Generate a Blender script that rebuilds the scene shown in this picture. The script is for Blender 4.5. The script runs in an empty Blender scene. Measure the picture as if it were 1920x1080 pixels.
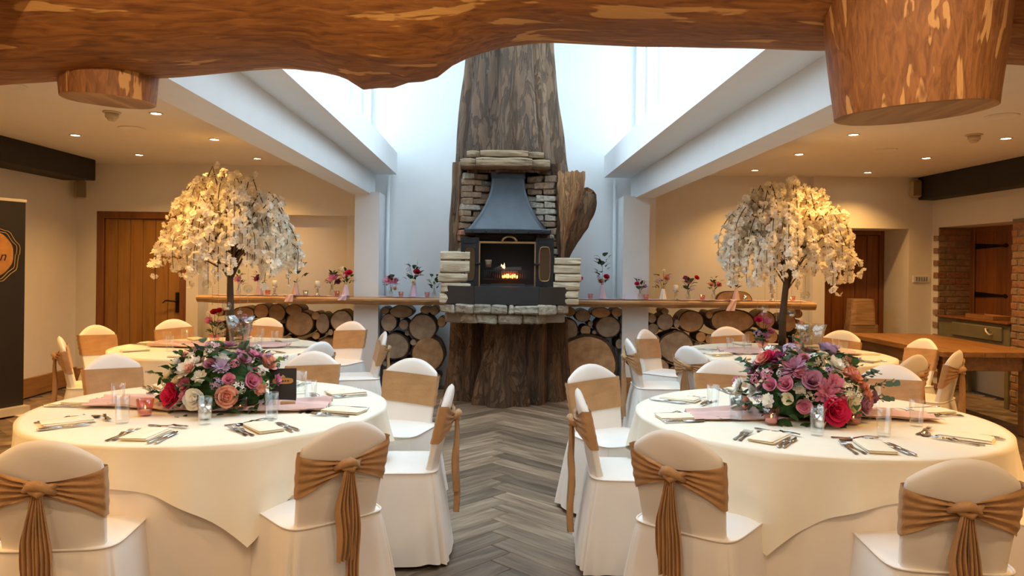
import bpy, math, random
from math import sin, cos, pi, radians, sqrt, atan2, hypot, exp
from mathutils import Vector, Matrix, noise

# ------------------------------------------------------------------ camera, world, exposure
S = bpy.context.scene
F, H, PPY = 1400.0, 1.52, 496.4
CAMR = (Matrix.Rotation(radians(-1.31), 3, 'Z') @ Matrix.Rotation(pi/2, 3, 'X') @ Matrix.Rotation(radians(.7), 3, 'Z'))
cam_d = bpy.data.cameras.new('camera'); cam = bpy.data.objects.new('camera', cam_d)
S.collection.objects.link(cam)
cam.matrix_world = Matrix.Translation((0, 0, H)) @ CAMR.to_4x4()
cam_d.sensor_width = 36; cam_d.lens = F/1920*36; cam_d.shift_y = -(540-PPY)/1920
cam_d.clip_start = .05
S.camera = cam

W = bpy.data.worlds.new('sky'); S.world = W; W.use_nodes = True
bg = W.node_tree.nodes['Background']
bg.inputs[0].default_value = (.70, .88, 1.0, 1); bg.inputs[1].default_value = 4.6
LAMP_W = 60.0            # power of one ceiling downlight
LAMP_COL = (1.0, .54, .16)
S.view_settings.view_transform = 'Standard'; S.view_settings.look = 'None'
S.view_settings.gamma = 1; S.view_settings.use_curve_mapping = False
S.view_settings.exposure = 0.45
S.cycles.max_bounces = 8; S.cycles.diffuse_bounces = 5; S.cycles.transparent_max_bounces = 24
S.cycles.caustics_reflective = False; S.cycles.caustics_refractive = False
S.cycles.sample_clamp_indirect = 6

COL = S.collection
random.seed(7)

def ray(x, y): return CAMR @ Vector(((x-960)/F, (PPY-y)/F, -1))
def onY(x, y, Y): r = ray(x, y); return Vector((0, 0, H)) + r*(Y/r.y)
def onZ(x, y, Z): r = ray(x, y); return Vector((0, 0, H)) + r*((Z-H)/r.z)
def nz(p, s=1.0, o=0.0): return noise.noise(Vector((p[0]*s+o, p[1]*s+o*.7, p[2]*s-o)))
def lerp(a, b, t): return a+(b-a)*t
def sstep(t): t = max(0, min(1, t)); return t*t*(3-2*t)

# ------------------------------------------------------------------ materials
MATS = {}
def _new(name):
    m = bpy.data.materials.new(name); m.use_nodes = True; MATS[name] = m
    return m, m.node_tree.nodes, m.node_tree.links, m.node_tree.nodes['Principled BSDF']
def c4(c): return (c[0], c[1], c[2], 1)
def srgb(r, g, b):
    f = lambda v: (v/255/12.92) if v/255 <= .04045 else ((v/255+.055)/1.055)**2.4
    return (f(r), f(g), f(b))
def coords(N, L, stretch, rot=(0, 0, 0), rnd=False):
    tc = N.new('ShaderNodeTexCoord'); mp = N.new('ShaderNodeMapping')
    mp.inputs['Scale'].default_value = stretch; mp.inputs['Rotation'].default_value = rot
    L.new(tc.outputs['Object'], mp.inputs[0])
    if rnd:
        oi = N.new('ShaderNodeObjectInfo'); ml = N.new('ShaderNodeMath'); ml.operation = 'MULTIPLY'; ml.inputs[1].default_value = 50
        L.new(oi.outputs['Random'], ml.inputs[0]); L.new(ml.outputs[0], mp.inputs['Location'])
    return mp
def ramp(N, stops):
    r = N.new('ShaderNodeValToRGB'); e = r.color_ramp.elements
    while len(e) < len(stops): e.new(.5)
    for i, (p, c) in enumerate(stops): e[i].position = p; e[i].color = c4(c)
    return r
def plain(name, c, rough=.6, metal=0, vary=.06, scale=6, bump=0, bscale=40, sheen=0, stretch=(1, 1, 1), coat=0):
    m, N, L, B = _new(name)
    mp = coords(N, L, stretch); t = N.new('ShaderNodeTexNoise'); t.inputs['Scale'].default_value = scale; t.inputs['Detail'].default_value = 4
    L.new(mp.outputs[0], t.inputs[0])
    lo = tuple(max(0, v*(1-vary)) for v in c); hi = tuple(min(1, v*(1+vary)) for v in c)
    r = ramp(N, [(.3, lo), (.7, hi)]); L.new(t.outputs[0], r.inputs[0]); L.new(r.outputs[0], B.inputs['Base Color'])
    B.inputs['Roughness'].default_value = rough; B.inputs['Metallic'].default_value = metal
    if sheen: B.inputs['Sheen Weight'].default_value = sheen
    if coat: B.inputs['Coat Weight'].default_value = coat
    if bump:
        t2 = N.new('ShaderNodeTexNoise'); t2.inputs['Scale'].default_value = bscale; t2.inputs['Detail'].default_value = 5
        L.new(mp.outputs[0], t2.inputs[0])
        bp = N.new('ShaderNodeBump'); bp.inputs['Strength'].default_value = bump; bp.inputs['Distance'].default_value = .01
        L.new(t2.outputs[0], bp.inputs['Height']); L.new(bp.outputs[0], B.inputs['Normal'])
    return m
def wood(name, stops, stretch=(1, 1, 12), scale=4, rough=.5, bump=.15, rnd=True, rot=(0, 0, 0), island=False, bdist=.01, tone=.5):
    m, N, L, B = _new(name)
    mp = coords(N, L, stretch, rot, rnd)
    t = N.new('ShaderNodeTexNoise'); t.inputs['Scale'].default_value = scale; t.inputs['Detail'].default_value = 7; t.inputs['Distortion'].default_value = .6
    L.new(mp.outputs[0], t.inputs[0])
    r = ramp(N, stops); L.new(t.outputs[0], r.inputs[0])
    col = r.outputs[0]
    if rnd or island:
        if island: src = N.new('ShaderNodeNewGeometry').outputs['Random Per Island']
        else: src = N.new('ShaderNodeObjectInfo').outputs['Random']
        mr = N.new('ShaderNodeMapRange'); mr.inputs['To Min'].default_value = 1-tone*.5; mr.inputs['To Max'].default_value = 1+tone*.5
        L.new(src, mr.inputs[0])
        hs = N.new('ShaderNodeHueSaturation'); L.new(mr.outputs[0], hs.inputs['Value']); L.new(col, hs.inputs['Color']); col = hs.outputs[0]
    L.new(col, B.inputs['Base Color']); B.inputs['Roughness'].default_value = rough
    if bump:
        bp = N.new('ShaderNodeBump'); bp.inputs['Strength'].default_value = bump; bp.inputs['Distance'].default_value = bdist
        L.new(t.outputs[0], bp.inputs['Height']); L.new(bp.outputs[0], B.inputs['Normal'])
    return m
def emit(name, c, s):
    m, N, L, B = _new(name); B.inputs['Base Color'].default_value = c4(c)
    B.inputs['Emission Color'].default_value = c4(c); B.inputs['Emission Strength'].default_value = s
    return m
def glass(name, tint=(1, 1, 1), refl=.9, dens=.0, rough=.02):
    m, N, L, B = _new(name); N.remove(B); out = [n for n in N if n.type == 'OUTPUT_MATERIAL'][0]
    tr = N.new('ShaderNodeBsdfTransparent'); tr.inputs[0].default_value = c4(tint)
    gl = N.new('ShaderNodeBsdfGlossy'); gl.inputs['Roughness'].default_value = rough; gl.inputs[0].default_value = (.95, .97, 1, 1)
    lw = N.new('ShaderNodeLayerWeight'); lw.inputs[0].default_value = .35
    mr = N.new('ShaderNodeMapRange'); mr.inputs['To Min'].default_value = .05+dens; mr.inputs['To Max'].default_value = refl
    pw = N.new('ShaderNodeMath'); pw.operation = 'POWER'; pw.inputs[1].default_value = 2.0
    L.new(lw.outputs['Facing'], pw.inputs[0]); L.new(pw.outputs[0], mr.inputs[0])
    mx = N.new('ShaderNodeMixShader'); L.new(mr.outputs[0], mx.inputs[0]); L.new(tr.outputs[0], mx.inputs[1]); L.new(gl.outputs[0], mx.inputs[2])
    L.new(mx.outputs[0], out.inputs[0])
    return m
def petal(name, c1, c2, trans=.35, rnd=.25):
    m, N, L, B = _new(name); N.remove(B); out = [n for n in N if n.type == 'OUTPUT_MATERIAL'][0]
    oi = N.new('ShaderNodeObjectInfo'); ge = N.new('ShaderNodeNewGeometry')
    mp = coords(N, L, (1, 1, 1)); t = N.new('ShaderNodeTexNoise'); t.inputs['Scale'].default_value = 30; L.new(mp.outputs[0], t.inputs[0])
    r = ramp(N, [(.35, c1), (.65, c2)]); L.new(t.outputs[0], r.inputs[0])
    mr = N.new('ShaderNodeMapRange'); mr.inputs['To Min'].default_value = 1-rnd; mr.inputs['To Max'].default_value = 1+rnd
    L.new(ge.outputs['Random Per Island'], mr.inputs[0])
    hs = N.new('ShaderNodeHueSaturation'); L.new(mr.outputs[0], hs.inputs['Value']); L.new(r.outputs[0], hs.inputs['Color'])
    d = N.new('ShaderNodeBsdfDiffuse'); tl = N.new('ShaderNodeBsdfTranslucent')
    L.new(hs.outputs[0], d.inputs[0]); L.new(hs.outputs[0], tl.inputs[0])
    mx = N.new('ShaderNodeMixShader'); mx.inputs[0].default_value = trans
    L.new(d.outputs[0], mx.inputs[1]); L.new(tl.outputs[0], mx.inputs[2]); L.new(mx.outputs[0], out.inputs[0])
    return m
def bark(name, dark, mid, light, stretch=(1, 1, .25), scale=9, bump=1.0, dist=.03):
    m, N, L, B = _new(name)
    mp = coords(N, L, stretch, rnd=True)
    t = N.new('ShaderNodeTexNoise'); t.inputs['Scale'].default_value = scale; t.inputs['Detail'].default_value = 9; t.inputs['Roughness'].default_value = .65; t.inputs['Distortion'].default_value = .8
    v = N.new('ShaderNodeTexVoronoi'); v.feature = 'DISTANCE_TO_EDGE'; v.inputs['Scale'].default_value = scale*1.5
    L.new(mp.outputs[0], t.inputs[0])
    mixv = N.new('ShaderNodeVectorMath'); mixv.operation = 'MULTIPLY_ADD'; mixv.inputs[1].default_value = (.35, .35, .35)
    L.new(t.outputs['Color'], mixv.inputs[0]); L.new(mp.outputs[0], mixv.inputs[2]); L.new(mixv.outputs[0], v.inputs['Vector'])
    t3 = N.new('ShaderNodeTexNoise'); t3.inputs['Scale'].default_value = scale*.25; t3.inputs['Detail'].default_value = 3; L.new(mp.outputs[0], t3.inputs[0])
    r = ramp(N, [(.28, dark), (.5, mid), (.72, light)])
    ad = N.new('ShaderNodeMath'); ad.operation = 'MULTIPLY_ADD'; ad.inputs[1].default_value = .6
    L.new(t3.outputs[0], ad.inputs[0]); ml = N.new('ShaderNodeMath'); ml.operation = 'MULTIPLY'; ml.inputs[1].default_value = .45; L.new(t.outputs[0], ml.inputs[0])
    L.new(ml.outputs[0], ad.inputs[2]); L.new(ad.outputs[0], r.inputs[0])
    cr = N.new('ShaderNodeMapRange'); cr.inputs['From Max'].default_value = .10; cr.inputs['To Min'].default_value = .35; L.new(v.outputs['Distance'], cr.inputs[0])
    L.new(r.outputs[0], B.inputs['Base Color']); B.inputs['Roughness'].default_value = .8
    h = N.new('ShaderNodeMath'); h.operation = 'MULTIPLY'; L.new(cr.outputs[0], h.inputs[0]); L.new(t.outputs[0], h.inputs[1])
    bp = N.new('ShaderNodeBump'); bp.inputs['Strength'].default_value = bump; bp.inputs['Distance'].default_value = dist
    L.new(h.outputs[0], bp.inputs['Height']); L.new(bp.outputs[0], B.inputs['Normal'])
    return m
def cutface(name, inner, outer):
    m, N, L, B = _new(name)
    mp = coords(N, L, (1, .2, 1)); 
    oi = N.new('ShaderNodeObjectInfo')
    ln = N.new('ShaderNodeVectorMath'); ln.operation = 'LENGTH'
    t = N.new('ShaderNodeTexNoise'); t.inputs['Scale'].default_value = 9; t.inputs['Detail'].default_value = 5; L.new(mp.outputs[0], t.inputs[0])
    L.new(mp.outputs[0], ln.inputs[0])
    a = N.new('ShaderNodeMath'); a.operation = 'MULTIPLY_ADD'; a.inputs[1].default_value = .06; L.new(t.outputs[0], a.inputs[0]); L.new(ln.outputs['Value'], a.inputs[2])
    s = N.new('ShaderNodeMath'); s.operation = 'MULTIPLY'; s.inputs[1].default_value = 420; L.new(a.outputs[0], s.inputs[0])
    sn = N.new('ShaderNodeMath'); sn.operation = 'SINE'; L.new(s.outputs[0], sn.inputs[0])
    mr = N.new('ShaderNodeMapRange'); mr.inputs['From Min'].default_value = -1; mr.inputs['To Min'].default_value = .82; L.new(sn.outputs[0], mr.inputs[0])
    r = ramp(N, [(.35, inner), (.62, outer)]); L.new(t.outputs[0], r.inputs[0])
    mx = N.new('ShaderNodeMixRGB'); mx.blend_type = 'MULTIPLY'; mx.inputs[0].default_value = 1; L.new(r.outputs[0], mx.inputs[1]); L.new(mr.outputs[0], mx.inputs[2])
    hs = N.new('ShaderNodeHueSaturation'); m2 = N.new('ShaderNodeMapRange'); m2.inputs['To Min'].default_value = .7; m2.inputs['To Max'].default_value = 1.15
    L.new(oi.outputs['Random'], m2.inputs[0]); L.new(m2.outputs[0], hs.inputs['Value']); L.new(mx.outputs[0], hs.inputs['Color'])
    L.new(hs.outputs[0], B.inputs['Base Color']); B.inputs['Roughness'].default_value = .75
    bp = N.new('ShaderNodeBump'); bp.inputs['Strength'].default_value = .3; bp.inputs['Distance'].default_value = .004
    L.new(t.outputs[0], bp.inputs['Height']); L.new(bp.outputs[0], B.inputs['Normal'])
    return m
def patched(name, base, patch, dark, stretch, scale=2.6, thr=.60):
    m, N, L, B = _new(name); mp = coords(N, L, stretch)
    t = N.new('ShaderNodeTexNoise'); t.inputs['Scale'].default_value = scale; t.inputs['Detail'].default_value = 3; t.inputs['Distortion'].default_value = .5
    t2 = N.new('ShaderNodeTexNoise'); t2.inputs['Scale'].default_value = scale*3; t2.inputs['Detail'].default_value = 8; t2.inputs['Distortion'].default_value = 1
    L.new(mp.outputs[0], t.inputs[0]); L.new(mp.outputs[0], t2.inputs[0])
    r = ramp(N, [(thr, (0, 0, 0)), (thr+.02, (1, 1, 1))]); L.new(t.outputs[0], r.inputs[0])
    b = ramp(N, [(.3, dark), (.65, base)]); L.new(t2.outputs[0], b.inputs[0])
    mx = N.new('ShaderNodeMixRGB'); L.new(r.outputs[0], mx.inputs[0]); L.new(b.outputs[0], mx.inputs[1]); mx.inputs[2].default_value = c4(patch)
    L.new(mx.outputs[0], B.inputs['Base Color']); B.inputs['Roughness'].default_value = .6
    bp = N.new('ShaderNodeBump'); bp.inputs['Strength'].default_value = .25; bp.inputs['Distance'].default_value = .02
    L.new(t2.outputs[0], bp.inputs['Height']); L.new(bp.outputs[0], B.inputs['Normal'])
    return m

M_wall = plain('wall_paint', (.74, .70, .63), .85, vary=.02, bump=.05, bscale=60)
M_white = plain('white_paint', (.76, .77, .77), .7, vary=.015)
M_ceil = plain('ceiling_paint', (.74, .70, .63), .85, vary=.015)
M_beam = plain('dark_beam', (.012, .008, .006), .7, vary=.3, bump=.3)
M_skirt = wood('skirting_oak', [(.3, (.30, .14, .045)), (.7, (.46, .24, .09))], (1, 1, 8), 3, .45)
M_door = wood('door_oak', [(.3, (.26, .115, .022)), (.7, (.36, .175, .04))], (7, 7, .6), 3, .4, .1, tone=.25)
M_door2 = wood('door_red_oak', [(.3, (.17, .055, .015)), (.7, (.26, .09, .028))], (7, 7, .6), 3, .4, .1, tone=.25)
M_doorf = wood('door_frame_oak', [(.3, (.16, .055, .015)), (.7, (.24, .09, .026))], (7, 7, .6), 3, .4, .1, tone=.1)
M_iron = plain('black_iron', (.012, .011, .011), .45, .6, vary=.2)
M_plank = wood('floor_plank', [(.25, (.10, .066, .042)), (.5, (.21, .15, .10)), (.75, (.36, .275, .19))], (1.6, 16, 10), 1.6, .42, .12, tone=.85)
M_plank2 = wood('floor_planks', [(.25, (.10, .066, .042)), (.5, (.21, .15, .10)), (.75, (.36, .275, .19))], (5, 5, 1), 1.6, .42, .12, rnd=False, island=True, tone=.85)
M_sub = plain('floor_joint', (.12, .09, .065), .9)
M_cover = plain('chair_cover_cloth', (.84, .79, .73), .55, vary=.02, bump=.08, bscale=14, sheen=.15)
M_sash = plain('brown_sash_cloth', (.45, .245, .10), .75, vary=.12, scale=9, bump=.25, bscale=90, sheen=.2)
M_cream = plain('cream_cloth', (.87, .81, .66), .7, vary=.02, bump=.06, bscale=18, sheen=.1)
M_under = plain('white_cloth', (.84, .76, .66), .7, vary=.02, bump=.06, bscale=18, sheen=.1)
M_napkin = plain('napkin_cloth', (.86, .78, .60), .75, vary=.02, bump=.1, bscale=60)
M_pink = plain('pink_gauze', (.72, .50, .46), .8, vary=.08, bump=.2, bscale=30)
M_lilac = plain('lilac_gauze', (.70, .54, .66), .8, vary=.08, bump=.2, bscale=30)
M_steel = plain('cutlery_steel', (.62, .60, .58), .18, 1, vary=.03)
M_silver = plain('silver', (.72, .70, .66), .2, 1, vary=.06)
M_glass = glass('clear_glass', (.98, .99, .985), .5, -.02)
M_crystal = glass('cut_crystal', (.93, .93, .89), .6, .04, .08)
M_pinkglass = glass('pink_glass', (.95, .70, .66), .4, .03, .1)
M_pane = glass('window_pane', (.96, .98, 1), .3, -.02)
M_wax = plain('candle_wax', (.88, .82, .68), .5, vary=.03)
M_flame = emit('flame', (1, .62, .2), 4)
M_black = plain('black_print', (.016, .012, .010), .5, vary=.1)
M_gold = plain('gold_print', (.55, .26, .07), .45, .35, vary=.2, scale=12)
M_goldl = plain('gold_line', (.50, .36, .16), .5, .3)
M_kraft = plain('kraft_card', (.50, .29, .16), .7)
M_stove = plain('stove_iron', (.022, .023, .026), .38, .5, vary=.25, bump=.1)
M_hood = plain('hood_steel', (.026, .030, .036), .30, .35, vary=.3, scale=5, bump=.03)
M_firebox = plain('firebox_soot', (.01, .01, .011), .7)
M_brass = plain('aged_brass', (.40, .26, .12), .35, .9, vary=.25)
M_smoke = glass('smoked_glass', (.35, .33, .30), .5, .1, .05)
M_slate = plain('hearth_slate', (.022, .024, .026), .35, vary=.25, scale=3)
M_ember = emit('ember', (1, .30, .06), 7)
M_ash = plain('charred_log', (.06, .04, .032), .9, vary=.5, bump=.6)
M_bark = bark('trunk_bark', (.026, .016, .010), (.125, .066, .033), (.25, .14, .066), (1, 1, .2), 6, 1.0, .06)
M_bark2 = bark('root_bark', (.022, .013, .009), (.13, .068, .034), (.30, .17, .085), (1, 1, .3), 8, 1.0, .04)
M_logbark = bark('log_bark', (.02, .014, .010), (.07, .042, .026), (.15, .095, .06), (1, .3, 1), 14, .8, .015)
M_torn = bark('torn_wood', (.16, .06, .02), (.42, .20, .075), (.66, .38, .16), (1, 1, .15), 14, 1.0, .04)
M_cut = cutface('log_cut_face', (.40, .22, .095), (.58, .36, .18))
M_cut2 = cutface('log_cut_grey', (.32, .23, .15), (.50, .38, .26))
M_split = wood('split_log_pale', [(.3, (.34, .25, .15)), (.7, (.66, .55, .39))], (1, 6, 9), 4, .8, .6, bdist=.02, tone=.25)
M_lintel = wood('lintel_stone', [(.3, (.11, .07, .038)), (.7, (.25, .165, .09))], (1, 4, 9), 3, .85, .8, bdist=.03, tone=.2)
M_hstone = wood('hearth_stone', [(.3, (.22, .185, .13)), (.7, (.47, .42, .33))], (2, 2, 3), 8, .85, .9, bdist=.03, tone=.3)
M_mortar = plain('mortar', (.22, .165, .12), .95, bump=.6, bscale=30)
BRICKS = [wood('brick_' + n, [(.3, a), (.7, b)], (3, 3, 3), 10, .9, .7, bdist=.015, tone=.35) for n, a, b in (
    ('brown', (.14, .085, .052), (.28, .18, .11)), ('red', (.20, .075, .042), (.34, .15, .085)), ('grey', (.20, .17, .13), (.42, .36, .29)))]
M_shelf = wood('shelf_oak', [(.3, (.28, .15, .06)), (.7, (.50, .31, .15))], (.6, 6, 8), 4, .6, .3)
M_trunkbeam = patched('beam_log', srgb(168, 108, 48), srgb(214, 160, 88), srgb(112, 64, 24), (.38, 2.8, 2.8), 6.0, .61)
M_stub = patched('beam_stub', srgb(165, 108, 56), srgb(212, 160, 98), srgb(120, 72, 32), (6, 6, 1.2), 3.2, .59)
M_stubcut = cutface('stub_end_grain', (.34, .17, .06), (.55, .32, .13))
M_farmtable = wood('farm_table_oak', [(.3, (.15, .062, .015)), (.7, (.27, .125, .034))], (6, .7, 6), 4, .4, .15, tone=.2)
M_green = plain('sage_paint', (.17, .145, .082), .5, vary=.12, bump=.1)
M_plastic = plain('ivory_plastic', (.52, .42, .28), .5)
M_spk = plain('speaker_case', (.42, .34, .22), .5)
M_spkg = plain('speaker_grille', (.20, .15, .09), .8)
M_trim = plain('lamp_trim', (.75, .70, .62), .35, .3)
M_lamp = emit('downlight_lamp', (1, .86, .62), 30)
M_switch = plain('switch_chrome', (.78, .80, .82), .35, .1)
M_switchd = plain('switch_rocker', (.22, .23, .24), .4)
M_trunk = plain('tree_stem', (.075, .045, .025), .7, vary=.3, bump=.4, bscale=30)
M_twig = plain('tree_twig', (.10, .055, .028), .8, vary=.2)
M_bloss = petal('blossom_petal', (.92, .84, .68), (.98, .94, .84), .35, .12)
M_leafg = petal('leaf_dark_green', (.022, .055, .02), (.06, .12, .04), .2, .3)
M_euca = petal('leaf_eucalyptus', (.055, .10, .07), (.12, .18, .12), .2, .25)
M_leafl = petal('leaf_light_green', (.10, .16, .03), (.20, .27, .07), .3, .25)
PET = {k: petal('petal_'+k, a, b, .25, .22) for k, a, b in (
    ('hotpink', (.58, .012, .07), (.78, .05, .16)), ('peach', (.72, .30, .20), (.86, .48, .36)), ('cream', (.80, .72, .48), (.90, .84, .66)),
    ('white', (.82, .80, .72), (.92, .91, .86)), ('mauve', (.40, .16, .25), (.58, .30, .40)), ('pink', (.62, .17, .30), (.80, .36, .46)),
    ('lilac', (.46, .32, .52), (.66, .54, .72)), ('red', (.42, .01, .02), (.62, .03, .05)), ('plum', (.22, .03, .09), (.36, .07, .16)))}
M_soil = plain('dark_bowl', (.05, .025, .018), .6)
M_tail = plain('red_plastic', (.55, .01, .02), .4)

# ------------------------------------------------------------------ mesh helpers
class MB:
    def __init__(s): s.v = []; s.f = []; s.m = []
    def add(s, vs, fs, mi=0):
        o = len(s.v); s.v += [tuple(p) for p in vs]; s.f += [tuple(i+o for i in f) for f in fs]; s.m += [mi]*len(fs); return s
    def box(s, x0, x1, y0, y1, z0, z1, mi=0):
        return s.add([(x, y, z) for z in (z0, z1) for y in (y0, y1) for x in (x0, x1)],
                     [(0, 2, 3, 1), (4, 5, 7, 6), (0, 1, 5, 4), (2, 6, 7, 3), (0, 4, 6, 2), (1, 3, 7, 5)], mi)
    def bbox(s, x0, x1, y0, y1, z0, z1, b=.01, j=0, seed=0, mi=0):
        """box with chamfered edges, corners jittered by j"""
        rr = random.Random(seed); vs = []; P = lambda: (rr.random()-.5)*2*j
        cx, cy, cz = (x0+x1)/2, (y0+y1)/2, (z0+z1)/2; hx, hy, hz = (x1-x0)/2, (y1-y0)/2, (z1-z0)/2
        idx = {}
        for sx in (-1, 1):
            for sy in (-1, 1):
                for sz in (-1, 1):
                    jx, jy, jz = P(), P(), P()
                    for k in range(3):
                        bx = hx-(0 if k == 0 else b); by = hy-(0 if k == 1 else b); bz = hz-(0 if k == 2 else b)
                        idx[sx, sy, sz, k] = len(vs); vs.append((cx+sx*bx+jx, cy+sy*by+jy, cz+sz*bz+jz))
        fs = []; I = idx
        for q in (-1, 1):
            fs += [(I[q, -1, -1, 0], I[q, 1, -1, 0], I[q, 1, 1, 0], I[q, -1, 1, 0]), (I[-1, q, -1, 1], I[1, q, -1, 1], I[1, q, 1, 1], I[-1, q, 1, 1]),
                   (I[-1, -1, q, 2], I[1, -1, q, 2], I[1, 1, q, 2], I[-1, 1, q, 2])]
            for r in (-1, 1):
                fs += [(I[-1, q, r, 1], I[1, q, r, 1], I[1, q, r, 2], I[-1, q, r, 2]), (I[q, -1, r, 0], I[q, 1, r, 0], I[q, 1, r, 2], I[q, -1, r, 2]),
                       (I[q, r, -1, 0], I[q, r, 1, 0], I[q, r, 1, 1], I[q, r, -1, 1])]
                for t in (-1, 1): fs.append((I[q, r, t, 0], I[q, r, t, 1], I[q, r, t, 2]))
        return s.add(vs, fs, mi)
    def grid(s, fn, nu, nv, closed_u=False, mi=0, flip=False):
        vs = [fn(i/nu, j/nv) for j in range(nv+1) for i in range(nu if closed_u else nu+1)]
        w = nu if closed_u else nu+1; fs = []
        for j in range(nv):
            for i in range(nu):
                a = j*w+i; b = j*w+(i+1) % w; q = (a, b, b+w, a+w); fs.append(q[::-1] if flip else q)
        return s.add(vs, fs, mi)
    def lathe(s, prof, seg=20, c=(0, 0, 0), mi=0, rfn=None):
        n = len(prof); vs = []
        for r, z in prof:
            for k in range(seg):
                a = 2*pi*k/seg; q = r*(rfn(a, z) if rfn else 1); vs.append((c[0]+q*cos(a), c[1]+q*sin(a), c[2]+z))
        fs = [(j*seg+k, j*seg+(k+1) % seg, (j+1)*seg+(k+1) % seg, (j+1)*seg+k) for j in range(n-1) for k in range(seg)]
        if prof[0][0] > 1e-5: fs.append(tuple(reversed(range(seg))))
        if prof[-1][0] > 1e-5: fs.append(tuple((n-1)*seg+k for k in range(seg)))
        return s.add(vs, fs, mi)
    def tube(s, pts, rad, seg=8, caps=True, amp=0, nsc=3, off=0, ell=(1, 1), mi=0, up=None):
        pts = [Vector(p) for p in pts]; n = len(pts)
        if not hasattr(rad, '__len__'): rad = [rad]*n
        t0 = (pts[1]-pts[0]).normalized()
        ref = Vector(up) if up else (Vector((0, 0, 1)) if abs(t0.z) < .9 else Vector((0, 1, 0)))
        u = (ref-t0*ref.dot(t0)).normalized(); vs = []
        for i, p in enumerate(pts):
            t = (pts[min(i+1, n-1)]-pts[max(i-1, 0)]).normalized()
            u = (u-t*u.dot(t)).normalized(); w = t.cross(u)
            for k in range(seg):
                a = 2*pi*k/seg; d = u*cos(a)*ell[0]+w*sin(a)*ell[1]; q = p+d*rad[i]
                if amp: q = p+d*rad[i]*(1+amp*nz(p+d*rad[i], nsc, off)+amp*.5*nz(p+d*rad[i], nsc*2.7, off+5))
                vs.append(q)
        fs = [(j*seg+k, j*seg+(k+1) % seg, (j+1)*seg+(k+1) % seg, (j+1)*seg+k) for j in range(n-1) for k in range(seg)]
        if caps: fs += [tuple(reversed(range(seg))), tuple((n-1)*seg+k for k in range(seg))]
        return s.add(vs, fs, mi)
    def prism(s, poly, y0, y1, mi=0):
        """outline in x,z pushed from y0 to y1"""
        n = len(poly)
        return s.add([(x, y0, z) for x, z in poly]+[(x, y1, z) for x, z in poly],
                     [tuple(range(n)), tuple(reversed(range(n, 2*n)))]+[(k, k+n, (k+1) % n+n, (k+1) % n) for k in range(n)], mi)
    def slab(s, poly, z0, z1, mi=0):
        n = len(poly)
        return s.add([(x, y, z0) for x, y in poly]+[(x, y, z1) for x, y in poly],
                     [tuple(reversed(range(n))), tuple(range(n, 2*n))]+[(k, (k+1) % n, (k+1) % n+n, k+n) for k in range(n)], mi)
    def mesh(s, name, mat, smooth=False):
        me = bpy.data.meshes.new(name); me.from_pydata(s.v, [], s.f)
        for m in (mat if isinstance(mat, (list, tuple)) else [mat]): me.materials.append(m)
        if any(s.m): me.polygons.foreach_set('material_index', s.m)
        if smooth: me.polygons.foreach_set('use_smooth', [True]*len(s.f))
        me.validate(); me.update()
        return me
    def build(s, name, mat, parent=None, smooth=False, loc=None): return obj(name, s.mesh(name, mat, smooth), parent, loc)

def obj(name, me, parent=None, loc=None, rot=None, scale=None):
    o = bpy.data.objects.new(name, me); COL.objects.link(o)
    if parent: o.parent = parent
    if loc is not None: o.location = loc
    if rot is not None: o.rotation_euler = rot
    if scale is not None: o.scale = (scale,)*3 if not hasattr(scale, '__len__') else scale
    return o
def tag(o, label, cat, group=None, kind=None):
    o['label'] = label; o['category'] = cat
    if group: o['group'] = group
    if kind: o['kind'] = kind
    return o
def thing(name, label, cat, loc=(0, 0, 0), rz=0, group=None):
    o = bpy.data.objects.new(name, None); COL.objects.link(o); o.location = loc; o.rotation_euler = (0, 0, rz); o.empty_display_size = .05
    return tag(o, label, cat, group)
def struct(name, mb, mat, label=None, smooth=False):
    o = mb.build(name, mat, None, smooth); o['kind'] = 'structure'
    if label: o['label'] = label
    return o
B = lambda *a, **k: MB().box(*a, **k)

# ------------------------------------------------------------------ room shell
XL, XR, YB, YF, CZ = -5.12, 5.63, 9.35, -3.0, 2.70
YBL, YBR = 9.25, 9.50
AL, AR = -1.55, 1.72           # atrium side walls
ROOF = 5.0

struct('floor_base', B(XL-.3, XR+.8, YF-.2, 11, -.12, -.012), M_sub)['label'] = 'dark floor bed under the planks'
floor = bpy.data.objects['floor_base']; floor.name = 'floor'
# herringbone planks: every visible plank a piece of its own
PW, PL, SPX = .148, 1.19, .10
pm = MB().bbox(0, PL-.003, 0, PW-.003, -.012, 0, .002).mesh('plank', M_plank)
cand = []
for m in range(-5, 6):
    for i in range(-40, 75):
        for kind in (0, 1):
            a0, b0 = i*PW-m*PL, i*PW+m*PL
            if kind == 0: o = (a0, b0); ctr = (a0+PL/2, b0+PW/2)
            else: o = (a0+PL+PW, b0+PW-PL); ctr = (a0+PL+PW/2, b0+PW-PL/2)
            r2 = 1/sqrt(2)
            tr = lambda p: ((p[0]-p[1])*r2-PL*r2+SPX, (p[0]+p[1])*r2-1.5)
            x, y = tr(o); cx, cy = tr(ctr)
            if XL-.2 < cx < XR+.3 and YF < cy < 9.9: cand.append((x, y, pi/4 if kind == 0 else 3*pi/4, cx, cy))
def plank_rank(c):
    x, y = c[3], c[4]
    if y < 2.2: return 50+abs(x)
    return abs(x-.05)*3+y*.12
cand.sort(key=plank_rank)
for x, y, a, cx, cy in cand[:290]:
    obj('plank', pm, floor, (x, y, 0), (0, 0, a))
rest = MB()
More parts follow.
